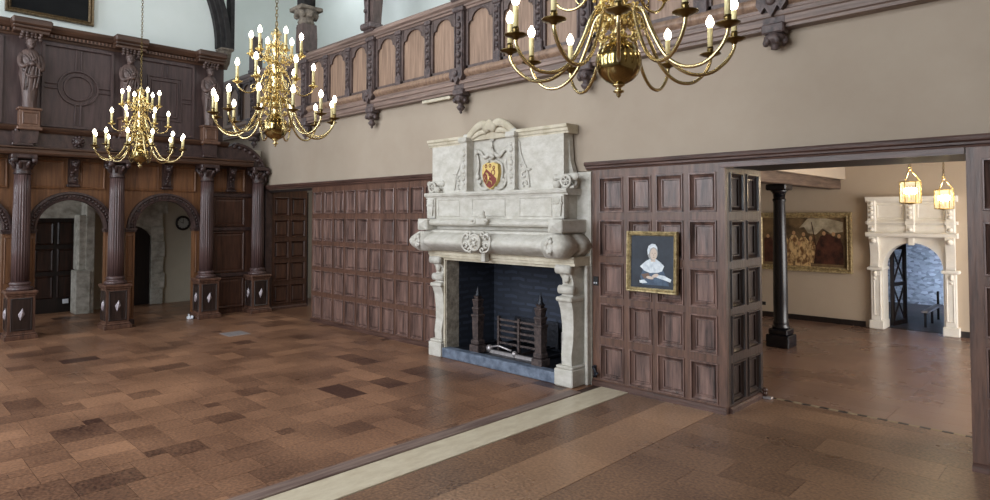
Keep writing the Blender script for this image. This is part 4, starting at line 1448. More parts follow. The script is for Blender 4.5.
# attic
a = MB(TAT)
a.box((4.93, 1.66, 0), (7.05, 1.93, 0.34))
a.rings(5.10, 1.69, 5.50, 1.90, [(0, 0.341), (0.008, 0.352), (0.016, 0.343)], cap=False)
a.rings(5.70, 1.69, 6.24, 1.90, [(0, 0.341), (0.008, 0.352), (0.016, 0.343)], cap=False)
a.rings(6.44, 1.69, 6.90, 1.90, [(0, 0.341), (0.008, 0.352), (0.016, 0.343)], cap=False)
a.build('attic_block', ST, fp)
a = MB(TAT)
pr = [(0, 1.915), (0.35, 1.915), (0.36, 1.93), (0.385, 1.94), (0.395, 1.965), (0.38, 1.98), (0, 1.98)]
a.mould(pr, 4.875, 7.105)
a.build('ledge', ST, fp)
for s in (-1, 1):
    u = FC + s * 1.0
    b = MB(TAT)
    b.box((u - 0.075, 1.67, 0.30), (u + 0.075, 1.92, 0.375), 0.006)
    b.prism([(u - 0.06, 1.90), (u + 0.06, 1.90), (u + 0.045, 1.70), (u - 0.045, 1.70)], 0.36, 0.40)
    b.ball((u, 1.85, 0.39), 0.04, 10, (1.2, 1, 0.7)).ball((u - 0.045, 1.83, 0.385), 0.025, 8).ball((u + 0.045, 1.83, 0.385), 0.025, 8)
    b.ball((u, 1.76, 0.39), 0.022, 8, (1, 2, 0.7))
    b.build('end_console', ST, fp)
# overmantel body
a = MB(TUP)
a.box((4.95, 1.97, 0), (5.55, 2.56, 0.30)).box((6.40, 1.97, 0), (7.04, 2.56, 0.30))
a.box((5.5, 1.97, 0), (6.45, 2.58, 0.20))
a.build('overmantel', ST, fp)
a = MB(TUP)
pr = [(0, 2.53), (0.30, 2.53), (0.305, 2.545), (0.33, 2.555), (0.34, 2.58), (0.37, 2.59), (0.375, 2.62), (0, 2.62)]
a.mould(pr, 4.885, 5.56)
a.build('overmantel_cornice', SW, fp)
a = MB(TUP)
a.mould(pr, 6.40, 7.105)
a.build('overmantel_cornice', SW, fp)
# scroll buttresses at the sides
for s in (-1, 1):
    b = MB(TUP)
    u = FC + s * 1.05
    b.prism([(u, 1.98), (u + s * 0.09, 1.98), (u + s * 0.10, 2.04), (u + s * 0.06, 2.14), (u + s * 0.02, 2.26), (u + s * 0.01, 2.45), (u, 2.5)], 0.02, 0.14)
    b.build('side_scroll', ST, fp)
# pilasters of the tabernacle
for u in (5.59, 6.355):
    b = MB(TUP)
    b.box((u - 0.055, 1.68, 0.20), (u + 0.055, 2.56, 0.42))
    b.box((u - 0.075, 1.93, 0.25), (u + 0.075, 1.99, 0.48), 0.01).box((u - 0.07, 2.54, 0.25), (u + 0.07, 2.60, 0.48), 0.015)
    b.ball((u, 2.61, 0.34), 0.045, 10, (1.2, 0.8, 1))
    b.box((u - 0.065, 1.66, 0.25), (u + 0.065, 1.69, 0.46), 0.01)
    for q, z in enumerate((2.06, 2.13, 2.20, 2.27, 2.34, 2.41, 2.47)):
        b.ball((u, z, 0.42), 0.034 if q % 2 else 0.022, 8, (1, 1, 0.7))
    for z in (1.74, 1.80, 1.86):
        b.ball((u, z, 0.42), 0.028, 8, (1, 1, 0.7))
    b.build('tabernacle_pilaster', ST, fp)
    b = MB(TUP)
    sd = -1 if u < 6 else 1
    # strapwork scroll beside the pilaster
    for (cz, r, a0, a1) in ((2.03, 0.05, 0, 5), (2.13, 0.045, 1, 6), (2.24, 0.03, 0, 5)):
        pts = spiral((u + sd * (0.14 if cz < 2.2 else 0.10), cz), r, r * 0.25, a0, a1, 12)
        b.tube([(x, y, 0.315) for x, y in pts], 0.013, 6)
    b.tube(smooth_path([(u + sd * 0.07, 2.50, 0.315), (u + sd * 0.09, 2.38, 0.315), (u + sd * 0.13, 2.28, 0.315), (u + sd * 0.19, 2.17, 0.315), (u + sd * 0.22, 2.0, 0.315)], 4), 0.014, 6)
    b.ball((u + sd * 0.21, 2.19, 0.315), 0.03, 8, (1.5, 0.5, 0.8))
    b.build('strapwork', ST, fp)
# scroll pediment
b = MB(TUP)
for s in (-1, 1):
    path = smooth_path([(FC + s * 0.40, 2.58, 0.33), (FC + s * 0.33, 2.63, 0.33), (FC + s * 0.24, 2.695, 0.33), (FC + s * 0.13, 2.73, 0.33), (FC + s * 0.05, 2.71, 0.33)], 5)
    b.tube(path, [0.045] * len(path), 8)
    path = smooth_path([(FC + s * 0.36, 2.59, 0.31), (FC + s * 0.28, 2.61, 0.31), (FC + s * 0.18, 2.64, 0.31), (FC + s * 0.08, 2.645, 0.31)], 5)
    b.tube(path, 0.03, 8)
    b.lathe([(0, -0.05), (0.05, -0.05), (0.05, 0.05), (0, 0.05)], (FC + s * 0.05, 2.68, 0.34), 14, axis='z')
b.ball((FC, 2.71, 0.36), 0.065, 12, (1, 1, 0.8))
b.build('scroll_pediment', SW, fp)
b = MB(TUP)
b.prism([(FC - 0.36, 2.56)] + [(FC - 0.36 * math.cos(PI * i / 12), 2.56 + 0.14 * math.sin(PI * i / 12)) for i in range(1, 12)] + [(FC + 0.36, 2.56)], 0.0, 0.29)
b.build('tympanum', SW, fp)
# helmet crest, mantling and garlands
b = MB(TUP)
SC = FC - 0.02
b.ball((SC, 2.40, 0.25), 0.05, 12, (0.9, 1.2, 0.8)).ball((SC + 0.03, 2.36, 0.27), 0.03, 8).tube([(SC, 2.33, 0.24), (SC, 2.42, 0.24)], 0.035, 8)
b.tube([(SC, 2.44, 0.24), (SC, 2.54, 0.24)], [0.02, 0.006], 6).ball((SC, 2.55, 0.24), 0.03, 8, (1.5, 0.7, 0.8))
for s in (-1, 1):
    b.tube(smooth_path([(SC + s * 0.03, 2.40, 0.24), (SC + s * 0.12, 2.36, 0.25), (SC + s * 0.19, 2.42, 0.24), (SC + s * 0.26, 2.44, 0.24), (SC + s * 0.28, 2.38, 0.24)], 4), 0.022, 7)
    b.tube(smooth_path([(SC + s * 0.25, 2.40, 0.23), (SC + s * 0.22, 2.28, 0.24), (SC + s * 0.24, 2.15, 0.24), (SC + s * 0.20, 2.04, 0.25), (SC + s * 0.12, 2.00, 0.24), (SC + s * 0.04, 2.02, 0.23)], 4), 0.018, 7)
    b.tube(smooth_path([(SC + s * 0.05, 2.32, 0.23), (SC + s * 0.15, 2.27, 0.24), (SC + s * 0.17, 2.18, 0.24), (SC + s * 0.15, 2.10, 0.24)], 4), 0.014, 7)
    b.ball((SC + s * 0.23, 2.14, 0.25), 0.035, 8).ball((SC + s * 0.25, 2.43, 0.25), 0.035, 8).ball((SC + s * 0.19, 2.09, 0.25), 0.026, 8)
b.build('mantling', ST, fp)
sh = MB(TUP)
pts = [(-0.12, 0.12), (-0.05, 0.145), (0.0, 0.135), (0.05, 0.145), (0.12, 0.12), (0.13, 0.03), (0.11, -0.06), (0.05, -0.13), (0, -0.155), (-0.05, -0.13), (-0.11, -0.06), (-0.13, 0.03)]
sh.prism([(SC + x, 2.15 + y) for x, y in pts], 0.20, 0.30)
shield = sh.build('shield', M['gold'], fp)
shield['label'] = 'gold and red heraldic shield'
r_ = MB(TUP)
r_.prism([(SC - 0.115, 2.15 + 0.01), (SC - 0.06, 2.15 + 0.075), (SC + 0.10, 2.15 - 0.035), (SC + 0.10, 2.15 - 0.07), (SC + 0.05, 2.15 - 0.12), (SC, 2.15 - 0.143), (SC - 0.05, 2.15 - 0.12), (SC - 0.10, 2.15 - 0.06)], 0.300, 0.304)
r_.build('shield_field', M['red'], shield)
r_ = MB(TUP)
T0 = Matrix.Identity(4)
for (x, y) in ((-0.065, 0.105), (0.0, 0.108), (0.06, 0.085)):
    r_.torus((SC + x, 2.15 + y, 0.302), 0.016, 0.006, 10, 5)
r_.torus((SC + 0.05, 2.15 + 0.03, 0.302), 0.028, 0.006, 14, 5)
r_.build('shield_ring', M['red'], shield)
r_ = MB(TUP)
# small rampant beast in gold on the red field
r_.tube([(SC - 0.05, 2.15 - 0.09, 0.310), (SC - 0.02, 2.15 - 0.04, 0.310), (SC - 0.03, 2.15 + 0.01, 0.310), (SC - 0.06, 2.15 + 0.03, 0.310)], [0.010, 0.014, 0.012, 0.012], 6)
r_.tube([(SC - 0.03, 2.15 - 0.01, 0.310), (SC + 0.015, 2.15 - 0.02, 0.310)], 0.006, 5).tube([(SC - 0.02, 2.15 - 0.05, 0.310), (SC + 0.03, 2.15 - 0.07, 0.310), (SC + 0.03, 2.15 - 0.10, 0.310)], 0.007, 5)
r_.tube([(SC - 0.06, 2.15 - 0.06, 0.310), (SC - 0.085, 2.15 - 0.03, 0.310), (SC - 0.07, 2.15 - 0.0, 0.310)], 0.004, 5)
r_.build('shield_beast', M['gold'], shield)

# central cartouche over the frieze
b = MB(TF_)
b.box((SC - 0.10, 1.60, 0.38), (SC + 0.10, 1.67, 0.47), 0.012)
b.ball((SC, 1.41, 0.53), 0.10, 16, (0.95, 0.85, 0.45))
b.torus((SC, 1.41, 0.55), 0.085, 0.014, 20, 6)
for q in range(6):
    a_ = 2 * PI * q / 6 + 0.3
    b.ball((SC + 0.04 * math.cos(a_), 1.41 + 0.035 * math.sin(a_), 0.575), 0.018, 7)
for s in (-1, 1):
    for (cx_, cz_, r0) in ((0.15, 1.465, 0.045), (0.16, 1.37, 0.045), (0.09, 1.325, 0.03), (0.10, 1.50, 0.03)):
        pts = spiral((SC + s * cx_, cz_), r0, 0.010, 0 if s > 0 else PI, 5.5 if s > 0 else PI - 5.5, 12)
        b.tube([(x, y, 0.53) for x, y in pts], 0.013, 6)
    b.tube(smooth_path([(SC + s * 0.06, 1.51, 0.52), (SC + s * 0.14, 1.52, 0.50), (SC + s * 0.22, 1.44, 0.53), (SC + s * 0.19, 1.33, 0.53), (SC + s * 0.08, 1.30, 0.52)], 4), 0.012, 6)
    pts = spiral((SC + s * 0.09, 1.635), 0.035, 0.010, 0 if s > 0 else PI, 5.5 if s > 0 else PI - 5.5, 10)
    b.tube([(x, y, 0.47) for x, y in pts], 0.014, 6)
b.ball((SC, 1.685, 0.43), 0.045, 10, (1.3, 0.8, 0.8)).ball((SC, 1.73, 0.41), 0.026, 8, (1, 1.2, 0.8))
b.box((SC - 0.03, 1.19, 0.33), (SC + 0.03, 1.33, 0.42), 0.01)
b.build('cartouche', ST, fp)
# hearth
MB(TN).box((5.08, 0.0, 0.14), (6.88, 0.115, 0.26), 0.01).build('hearth_kerb', M['slate'], fp)
MB(TN).box((5.03, -0.02, -0.62), (6.95, 0.095, 0.138)).build('hearth', M['iron'], fp)
fb = MB(TN)
fb.box((5.0, 0.096, -0.62), (5.1, 1.35, 0.0)).box((6.88, 0.096, -0.62), (7.0, 1.35, 0.0)).box((5.0, 0.096, -0.70), (7.0, 1.35, -0.62)).box((5.1, 1.25, -0.62), (6.88, 1.4, 0.1))
fb.build('firebox', M['firebrick'], fp)


# carved cannons on the ledge
def cannon(u, s, label):
    t = thing('carved_cannon', (u, -0.25, 1.98), label, 'carving', 'carved stone cannons on the mantel ledge')
    T = north_rel(0, 0.72)
    MB(T).lathe([(0.0, -0.16), (0.032, -0.16), (0.036, -0.13), (0.028, -0.12), (0.034, 0.05), (0.042, 0.12), (0.038, 0.13), (0.02, 0.15), (0.0, 0.16)], (u, 2.10, 0.22), 12, axis='x').build('barrel', ST, t)
    for w in (0.29, 0.15):
        b = MB(T)
        b.torus((u + s * 0.03, 2.055, w), 0.058, 0.016, 16, 6)
        b.ball((u + s * 0.03, 2.055, w), 0.022, 8)
        for q in range(6):
            a_ = q * PI / 3
            b.tube([(u + s * 0.03, 2.055, w), (u + s * 0.03 + 0.055 * math.cos(a_), 2.055 + 0.055 * math.sin(a_), w)], 0.009, 5)
        b.build('wheel', ST, t)
    b = MB(T)
    b.box((u - 0.12, 1.98, 0.18), (u + 0.12, 2.01, 0.27), 0.01)
    b.lathe([(0, -0.0), (0.035, 0.0), (0.045, 0.03), (0.035, 0.07), (0, 0.08)], (u - s * 0.08, 1.98, 0.30), 10, axis='y')
    b.build('carriage', ST, t)
    return t


cannon(6.90, 1, 'small carved stone cannon with a spoked wheel on the right end of the mantel ledge')
cannon(4.86, -1, 'small carved stone cannon on the left end of the mantel ledge')

# ------------------------------------------------------------------ andirons and grate
IB = M['iron_brown']


def andiron(x, y, label):
    t = thing('andiron', (x, y, 0.095), label, 'andiron', 'pair of tall andirons in the fireplace')
    T = flat(x, y, 0.095) @ Matrix.Scale(0.78, 4, (1, 0, 0)) @ Matrix.Scale(0.78, 4, (0, 1, 0))
    MB(T).box((-0.095, -0.095, 0), (0.095, 0.095, 0.09), 0.01).box((-0.08, -0.08, 0.09), (0.08, 0.08, 0.15), 0.015).build('base', IB, t)
    b = MB(T)
    for (z0, z1, r0, r1) in ((0.15, 0.42, 0.055, 0.065), (0.44, 0.50, 0.05, 0.06), (0.53, 0.60, 0.045, 0.06), (0.62, 0.66, 0.03, 0.05)):
        b.add([(-r0, -r0, z0), (r0, -r0, z0), (r0, r0, z0), (-r0, r0, z0), (-r1, -r1, z1), (r1, -r1, z1), (r1, r1, z1), (-r1, r1, z1)],
              [(3, 2, 1, 0), (4, 5, 6, 7), (0, 1, 5, 4), (1, 2, 6, 5), (2, 3, 7, 6), (3, 0, 4, 7)])
    b.box((-0.08, -0.08, 0.42), (0.08, 0.08, 0.445), 0.008).box((-0.07, -0.07, 0.50), (0.07, 0.07, 0.53), 0.01).box((-0.068, -0.068, 0.60), (0.068, 0.068, 0.625), 0.01)
    b.build('shaft', IB, t)
    MB(T).lathe([(0.045, 0.655), (0.05, 0.67), (0.03, 0.69), (0.035, 0.71), (0.02, 0.74), (0.008, 0.76), (0.0, 0.775)], n=12).build('finial', M['iron'], t)
    MB(T).box((-0.02, 0.08, 0.06), (0.02, 0.50, 0.09)).box((-0.02, 0.47, 0), (0.02, 0.50, 0.07)).build('log_bar', M['iron'], t)
    return t


andiron(5.50, -0.06, 'tall dark iron andiron in the fireplace, left of the pair')
andiron(6.50, -0.10, 'tall dark iron andiron in the fireplace, right of the pair')
gr = thing('fire_grate', (5.95, 0.2, 0.095), 'low barred black iron fire grate standing between the andirons', 'fire grate')
b = MB()
for z in (0.20, 0.27, 0.34, 0.41, 0.47):
    b.box((5.66, 0.11, z), (6.34, 0.13, z + 0.022))
b.build('front_bars', IB, gr)
for x in (5.66, 5.98, 6.32):
    b = MB().box((x, 0.10, 0.10), (x + 0.03, 0.13, 0.52))
    b.box((x, 0.10, 0.095), (x + 0.03, 0.42, 0.12))
    b.build('upright', IB, gr)
b = MB()
for k in range(8):
    b.box((5.68 + k * 0.085, 0.13, 0.18), (5.70 + k * 0.085, 0.42, 0.2))
b.box((5.66, 0.40, 0.18), (6.34, 0.42, 0.48))
b.build('basket', M['iron'], gr)
b = MB()
b.box((5.60, 0.02, 0.095), (6.35, 0.05, 0.13)).ball((5.60, 0.035, 0.14), 0.045, 10).ball((6.0, 0.035, 0.13), 0.035, 10)
b.tube([(5.58, 0.035, 0.15), (5.75, 0.03, 0.19), (5.95, 0.035, 0.16)], 0.012, 6)
b.build('fender_bar', M['steel'], gr)
ft = thing('fire_basket', (6.75, 0.15, 0.095), 'small pale metal rack in the fireplace right of the right andiron', 'metal rack')
b = MB()
for z in (0.13, 0.22, 0.31, 0.40):
    b.box((6.64, 0.10, z), (6.85, 0.115, z + 0.02))
b.build('bars', M['steel'], ft)
for x in (6.63, 6.84):
    MB().box((x, 0.09, 0.095), (x + 0.02, 0.12, 0.45)).build('post', M['steel'], ft)
# switches beside the fireplace leg
sw = thing('wall_switch', (7.12, -0.01, 1.02), 'small dark switch plate with two bright buttons right of the fireplace leg', 'switch')
MB(TN).box((7.12, 1.0, 0.0), (7.18, 1.09, 0.012), 0.003).build('plate', M['black_plastic'], sw)
for x in (7.137, 7.163):
    MB(TN).ball((x, 1.025, 0.014), 0.009, 8).build('button', M['white_plastic'], sw)
br_ = MB(TN)
br_.tube([(7.13, 0.17, 0.0), (7.14, 0.19, 0.05), (7.17, 0.16, 0.05), (7.18, 0.12, 0.05)], 0.012, 6).tube([(7.14, 0.10, 0.0), (7.15, 0.10, 0.05), (7.2, 0.14, 0.05)], 0.012, 6).box((7.12, 0.08, 0.0), (7.15, 0.20, 0.012))
tag(br_.build('pipe_valve', M['iron']), 'small dark metal pipe valve low beside the right fireplace leg', 'valve')


# ------------------------------------------------------------------ chandeliers
def to3(path, a):
    return [(r * math.cos(a), r * math.sin(a), z) for r, z in path]


TIERS = [
    (12, [(0.04, 0.22), (0.09, 0.29), (0.15, 0.27), (0.20, 0.15), (0.28, 0.0), (0.38, -0.08), (0.49, -0.085), (0.575, -0.03), (0.62, 0.04), (0.625, 0.09)], 0.062, 0.0105),
    (6, [(0.03, 0.50), (0.08, 0.56), (0.12, 0.54), (0.16, 0.44), (0.22, 0.36), (0.29, 0.34), (0.35, 0.365), (0.385, 0.41), (0.39, 0.44)], 0.042, 0.0085),
    (6, [(0.03, 0.80), (0.06, 0.84), (0.09, 0.82), (0.115, 0.74), (0.15, 0.69), (0.20, 0.68), (0.24, 0.70), (0.26, 0.74)], 0.038, 0.0075),
]


def chandelier_arm(T, path, pan, rr, parent):
    a = MB(T)
    pts = smooth_path([(r, 0, z) for r, z in path], 5)
    a.tube(pts, [rr] * len(pts), 8)
    if pan < 0.05:
        # leafy scroll under the arm
        r1, z1 = path[len(path) // 2]
        sp_ = spiral((r1 + 0.0, z1 + 0.045), 0.04, 0.012, -PI / 2, PI * 1.2, 10)
        a.tube([(x, 0, y) for x, y in sp_], 0.0055, 5)
    arm = a.build('arm', M['brass'], parent)
    r, z = path[-1]
    p = MB(T @ Matrix.Translation((r, 0, z)))
    p.lathe([(0.012, -0.02), (0.02, -0.008), (pan * 0.6, -0.004), (pan, 0.006), (pan, 0.010), (pan * 0.6, 0.002), (0.02, 0.004), (0.014, 0.02), (0.019, 0.028), (0.019, 0.05), (0.0, 0.05)], n=18)
    if pan < 0.05:
        for q in range(8):
            t = q * PI / 4
            p.ball((pan * math.cos(t), pan * math.sin(t), 0.006), 0.009, 6)
    p.build('drip_pan', M['brass_dark'] if pan > 0.05 else M['gilt'], arm)
    c = MB(T @ Matrix.Translation((r, 0, z + 0.05)))
    c.lathe([(0.0155, 0), (0.0155, 0.115), (0.011, 0.12), (0.0, 0.12)], n=10)
    c.build('candle', M['candle'], arm)
    l = MB(T @ Matrix.Translation((r, 0, z + 0.168)))
    l.lathe([(0.010, 0), (0.018, 0.012), (0.023, 0.026), (0.022, 0.042), (0.014, 0.060), (0.005, 0.074), (0.0, 0.078)], n=10)
    l.build('bulb', M['bulb'], arm)
    return arm


def chandelier(loc, label):
    t = thing('chandelier', (0, 0, 0), label, 'chandelier', 'brass candle chandeliers hanging in a row down the hall')
    I = Matrix.Identity(4)
    b = MB(I)
    b.lathe([(0.0, -0.205), (0.006, -0.20), (0.014, -0.19), (0.012, -0.18), (0.03, -0.172), (0.032, -0.165), (0.014, -0.155), (0.016, -0.145), (0.035, -0.135), (0.035, -0.128)], n=20)
    b.build('bottom_finial', M['brass'], t)
    b = MB(I)
    n = 16
    b.lathe([(0.131 * math.cos(-PI / 2 + PI * i / n) + 0.0001, 0.131 * math.sin(-PI / 2 + PI * i / n)) for i in range(n + 1)], n=32)
    b.build('globe', M['globe_brass'], t)
    b = MB(I)
    prof = [(0.04, 0.12), (0.055, 0.14), (0.03, 0.16), (0.05, 0.20), (0.075, 0.22), (0.075, 0.25), (0.05, 0.27), (0.06, 0.32), (0.035, 0.35), (0.03, 0.37), (0.055, 0.40), (0.06, 0.43),
            (0.035, 0.46), (0.06, 0.49), (0.06, 0.52), (0.035, 0.55), (0.05, 0.60), (0.055, 0.64), (0.03, 0.68), (0.025, 0.72), (0.05, 0.77), (0.055, 0.81), (0.03, 0.84), (0.04, 0.88),
            (0.025, 0.91), (0.035, 0.94), (0.02, 0.97), (0.028, 1.0), (0.012, 1.03), (0.0, 1.04)]
    b.lathe(prof, n=20)
    b.build('stem', M['brass'], t)
    # gilt foliage and scrollwork clusters between the tiers
    for (zc, R, hh, cnt, sc_) in ((0.20, 0.10, 0.10, 12, 1.0), (0.36, 0.10, 0.10, 10, 1.0), (0.52, 0.10, 0.09, 10, 0.9), (0.66, 0.09, 0.09, 8, 0.9), (0.82, 0.085, 0.08, 8, 0.8), (0.95, 0.04, 0.05, 6, 0.5)):
        g = MB(I)
        for q in range(cnt):
            a = 2 * PI * (q + 0.5) / cnt
            TT = Matrix.Rotation(a, 4, 'Z')
            g.T = TT
            s1 = spiral((R, zc + hh * 0.3), 0.042 * sc_, 0.010, PI, PI - 5.2, 10)
            g.tube([(x, 0, y) for x, y in s1], 0.0065 * sc_, 5)
            s2 = spiral((R * 0.95, zc - hh * 0.5), 0.034 * sc_, 0.008, PI, PI + 5.0, 9)
            g.tube([(x, 0, y) for x, y in s2], 0.0055 * sc_, 5)
            g.ball((R + 0.035 * sc_, 0, zc), 0.011 * sc_, 6)
            g.ball((R * 0.7, 0.02, zc + hh * 0.1), 0.014 * sc_, 6)
        g.build('gilt_scrollwork', M['gilt'], t)
    for ti, (cnt, path, pan, rr) in enumerate(TIERS):
        first = None
        for q in range(cnt):
            a = 2 * PI * q / cnt + (PI / 6 * 0.5 if ti == 1 else (0.1 if ti == 2 else 0))
            if first is None:
                first = chandelier_arm(I, path, pan, rr, t)
                o = first
            else:
                o = copy_tree(first, t)
            o.rotation_euler = (0, 0, a)
    ch = MB(I)
    ch.torus((0, 0, 1.065), 0.03, 0.006, 14, 5, Matrix.Rotation(PI / 2, 4, 'X'))
    z = 1.12
    k = 0
    ztop = (7.2 - loc[2]) / 0.865
    while z < ztop - 0.05:
        R_ = Matrix.Rotation(PI / 2, 4, 'X') @ Matrix.Scale(1.6, 4, (0, 1, 0))
        if k % 2:
            R_ = Matrix.Rotation(PI / 2, 4, 'Z') @ R_
        ch.torus((0, 0, z), 0.014, 0.0038, 8, 4, R_)
        z += 0.036
        k += 1
    ch.lathe([(0.07, ztop - 0.002), (0.07, ztop - 0.02), (0.02, ztop - 0.07), (0.0, ztop - 0.07)], n=12)
    ch.build('chain', M['brass_dark'], t)
    return t


proto = chandelier((9.172, -2.665, 2.50), 'nearest and largest brass chandelier, its polished globe against the gallery beam')
c2 = copy_tree(proto)
c2['label'] = 'middle brass chandelier with lit candle bulbs, in front of the gallery left part'
c1 = copy_tree(proto)
c1['label'] = 'farthest and smallest brass chandelier, hanging before the oak screen'
DIR = math.atan2(-5.3 + 2.2, 10.9 - 8.87)
for o, loc, rot in ((proto, (9.175, -2.665, 2.455), DIR), (c2, (5.61, -2.665, 2.485), math.atan2(-3.1, 6.3) + 0.26), (c1, (1.90, -2.665, 2.49), math.atan2(-3.1, 10.6) + 0.26)):
    o.location = loc
    o.rotation_euler = (0, 0, rot)
    k_ = 0.865 if o is proto else 0.82
    o.scale = (k_, k_, 0.865)

# ------------------------------------------------------------------ next room
RY = 5.65
N2 = north(0, RY, 0)
R = MB()
AX, AR = 8.775, 0.375       # doorway arch
ZS = 0.93
R.box((3.0, RY, 0), (8.37, 5.9, 2.9)).box((9.18, RY, 0), (13.0, 5.9, 2.9)).box((8.37, RY, 1.42), (9.18, 5.9, 2.9))
struct(R.build('wall_next_room', M['room_plaster']))
struct(MB().box((2.8, 0.78, 0), (3.0, 5.9, 2.9)).box((13.0, 0.78, 0), (13.2, 1.3, 2.9)).box((3.0, 0.74, 0), (8.43, 0.80, 2.9)).box((10.2, 0.781, 0), (13.0, 0.82, 2.9)).build('wall_next_room_side', M['room_plaster']))
struct(MB().box((2.9, 0.7, 2.80), (13.2, 5.9, 2.9)).build('ceiling_next_room', M['room_plaster']))
struct(MB().box((3.0, RY - 0.018, 0), (8.15, RY, 0.085)).box((9.32, RY - 0.018, 0), (13, RY, 0.085)).build('baseboard_next_room', M['black_oak']))
# dark oak ceiling beams across the next room
for i, yy in enumerate((1.2, 2.2, 3.9, 4.9)):
    tag(MB().box((3.0, yy, 2.54), (13.0, yy + 0.3, 2.80), 0.01).build('ceiling_beam', M['ceiling_beam']),
        ['dark ceiling beam of the next room closest to the opening', 'dark ceiling beam of the next room just before the column', 'dark ceiling beam of the next room between column and far wall', 'dark ceiling beam of the next room near the far wall'][i],
        'beam', 'dark ceiling beams of the next room')
# supporting beam on the column
bm_ = thing('carried_beam', (7.75, 3.3, 2.1), 'brown timber beam resting on the black column in the next room', 'beam')
MB().box((7.67, 0.82, 2.115), (7.86, 5.56, 2.27), 0.012).build('timber', M['beam_oak'], bm_)
tag(MB().box((7.60, 0.82, 2.27), (7.9, 5.64, 2.54)).build('beam_casing', M['room_plaster']), 'pale plastered casing above the brown beam in the next room', 'plaster casing')
cl = thing('column', (7.76, 3.26, 0), 'slim black painted column on a stepped square base in the next room', 'column')
T = flat(7.76, 3.26, 0)
MB(T).box((-0.145, -0.145, 0), (0.145, 0.145, 0.16), 0.01).box((-0.12, -0.12, 0.16), (0.12, 0.12, 0.235), 0.012).build('base', M['black_paint'], cl)
MB(T).lathe([(0.105, 0.235), (0.11, 0.26), (0.09, 0.28), (0.098, 0.30), (0.088, 0.33), (0.09, 0.6), (0.086, 1.2), (0.072, 1.88), (0.083, 1.90), (0.083, 1.92), (0.070, 1.93), (0.074, 1.99)], n=28).build('shaft', M['black_paint'], cl)
MB(T).lathe([(0.074, 1.98), (0.09, 2.01), (0.115, 2.04)], n=20).box((-0.13, -0.13, 2.035), (0.13, 0.13, 2.115), 0.015).build('capital', M['black_paint'], cl)

# far painting: group of figures
TF = north(0, RY, 0)
M['f_bg'] = simple('figures_ground', rgb(66, 54, 40), 0.45, c2=rgb(132, 108, 76), scale=(5, 5, 5))
M['f_cream'] = simple('figures_cream', rgb(112, 78, 48), 0.45, c2=rgb(216, 184, 132), scale=(22, 22, 12), lo=0.42, hi=0.58)
M['f_dark'] = simple('figures_dark', rgb(36, 22, 18), 0.45, c2=rgb(92, 54, 42), scale=(10, 10, 8))
M['f_sky'] = simple('figures_sky', rgb(140, 128, 106), 0.45, c2=rgb(196, 184, 158), scale=(7, 7, 7))
M['f_skin'] = simple('figures_skin', rgb(190, 150, 110), 0.4)
pf, cv2 = framed('painting', TF, 6.525, 0.80, 7.985, 1.755, 0.085, 0.08, M['frame_gold'], M['f_bg'], 'wide gilt-framed painting of a crowd of figures on the next room wall', 'painting')
D2 = 0.0245


def fpaint(nm, mt, f):
    m = MB(TF)
    f(m)
    m.build(nm, M[mt], cv2)


random.seed(21)
fpaint('painted_sky', 'f_sky', lambda m: m.prism([(7.20, 1.50), (7.34, 1.66), (7.62, 1.66), (7.86, 1.60), (7.86, 1.45), (7.68, 1.42), (7.56, 1.50), (7.46, 1.40), (7.34, 1.42), (7.28, 1.52)], D2, D2 + .001))


def crowd(m):
    for (x, z, s_) in ((6.98, 1.28, 1.0), (7.12, 1.32, 1.05), (7.27, 1.30, 1.0), (7.20, 1.16, 0.8), (7.38, 1.25, 0.9), (7.05, 1.1, 0.7), (7.31, 1.1, 0.8)):
        m.prism([(x - 0.07 * s_, z), (x - 0.03 * s_, z + 0.06 * s_), (x + 0.03 * s_, z + 0.06 * s_), (x + 0.07 * s_, z), (x + 0.085 * s_, z - 0.34 * s_), (x - 0.085 * s_, z - 0.34 * s_)], D2 + .001, D2 + .002 + random.random() * .001)


def heads(m):
    for (x, z) in ((6.98, 1.37), (7.12, 1.42), (7.27, 1.40), (7.20, 1.25), (7.38, 1.34), (7.58, 1.42), (7.72, 1.41), (7.80, 1.38), (6.70, 1.36)):
        blob(m, (x, z), 0.026, 0.034, D2 + .003, D2 + .004, 12)


fpaint('painted_robes', 'f_cream', crowd)
fpaint('painted_dark_cloak', 'f_dark', lambda m: m.prism([(6.64, 0.93), (6.64, 1.33), (6.74, 1.34), (6.82, 1.22), (6.86, 0.93)], D2 + .001, D2 + .0025))
fpaint('painted_dark_cloak', 'f_dark', lambda m: (m.prism([(7.42, 0.93), (7.46, 1.22), (7.53, 1.38), (7.64, 1.42), (7.74, 1.36), (7.82, 1.34), (7.86, 1.20), (7.86, 0.93)], D2 + .001, D2 + .0025)))
fpaint('painted_heads', 'f_skin', heads)
fpaint('painted_staff', 'f_dark', lambda m: m.prism([(7.46, 1.16), (7.475, 1.16), (7.40, 1.60), (7.39, 1.60)], D2 + .003, D2 + .004))
so = MB(TF).box((6.53, 0.185, 0), (6.64, 0.245, 0.012), 0.004)
tag(so.build('wall_socket', M['black_plastic']), 'small black socket plate low on the wall under the wide painting', 'socket')

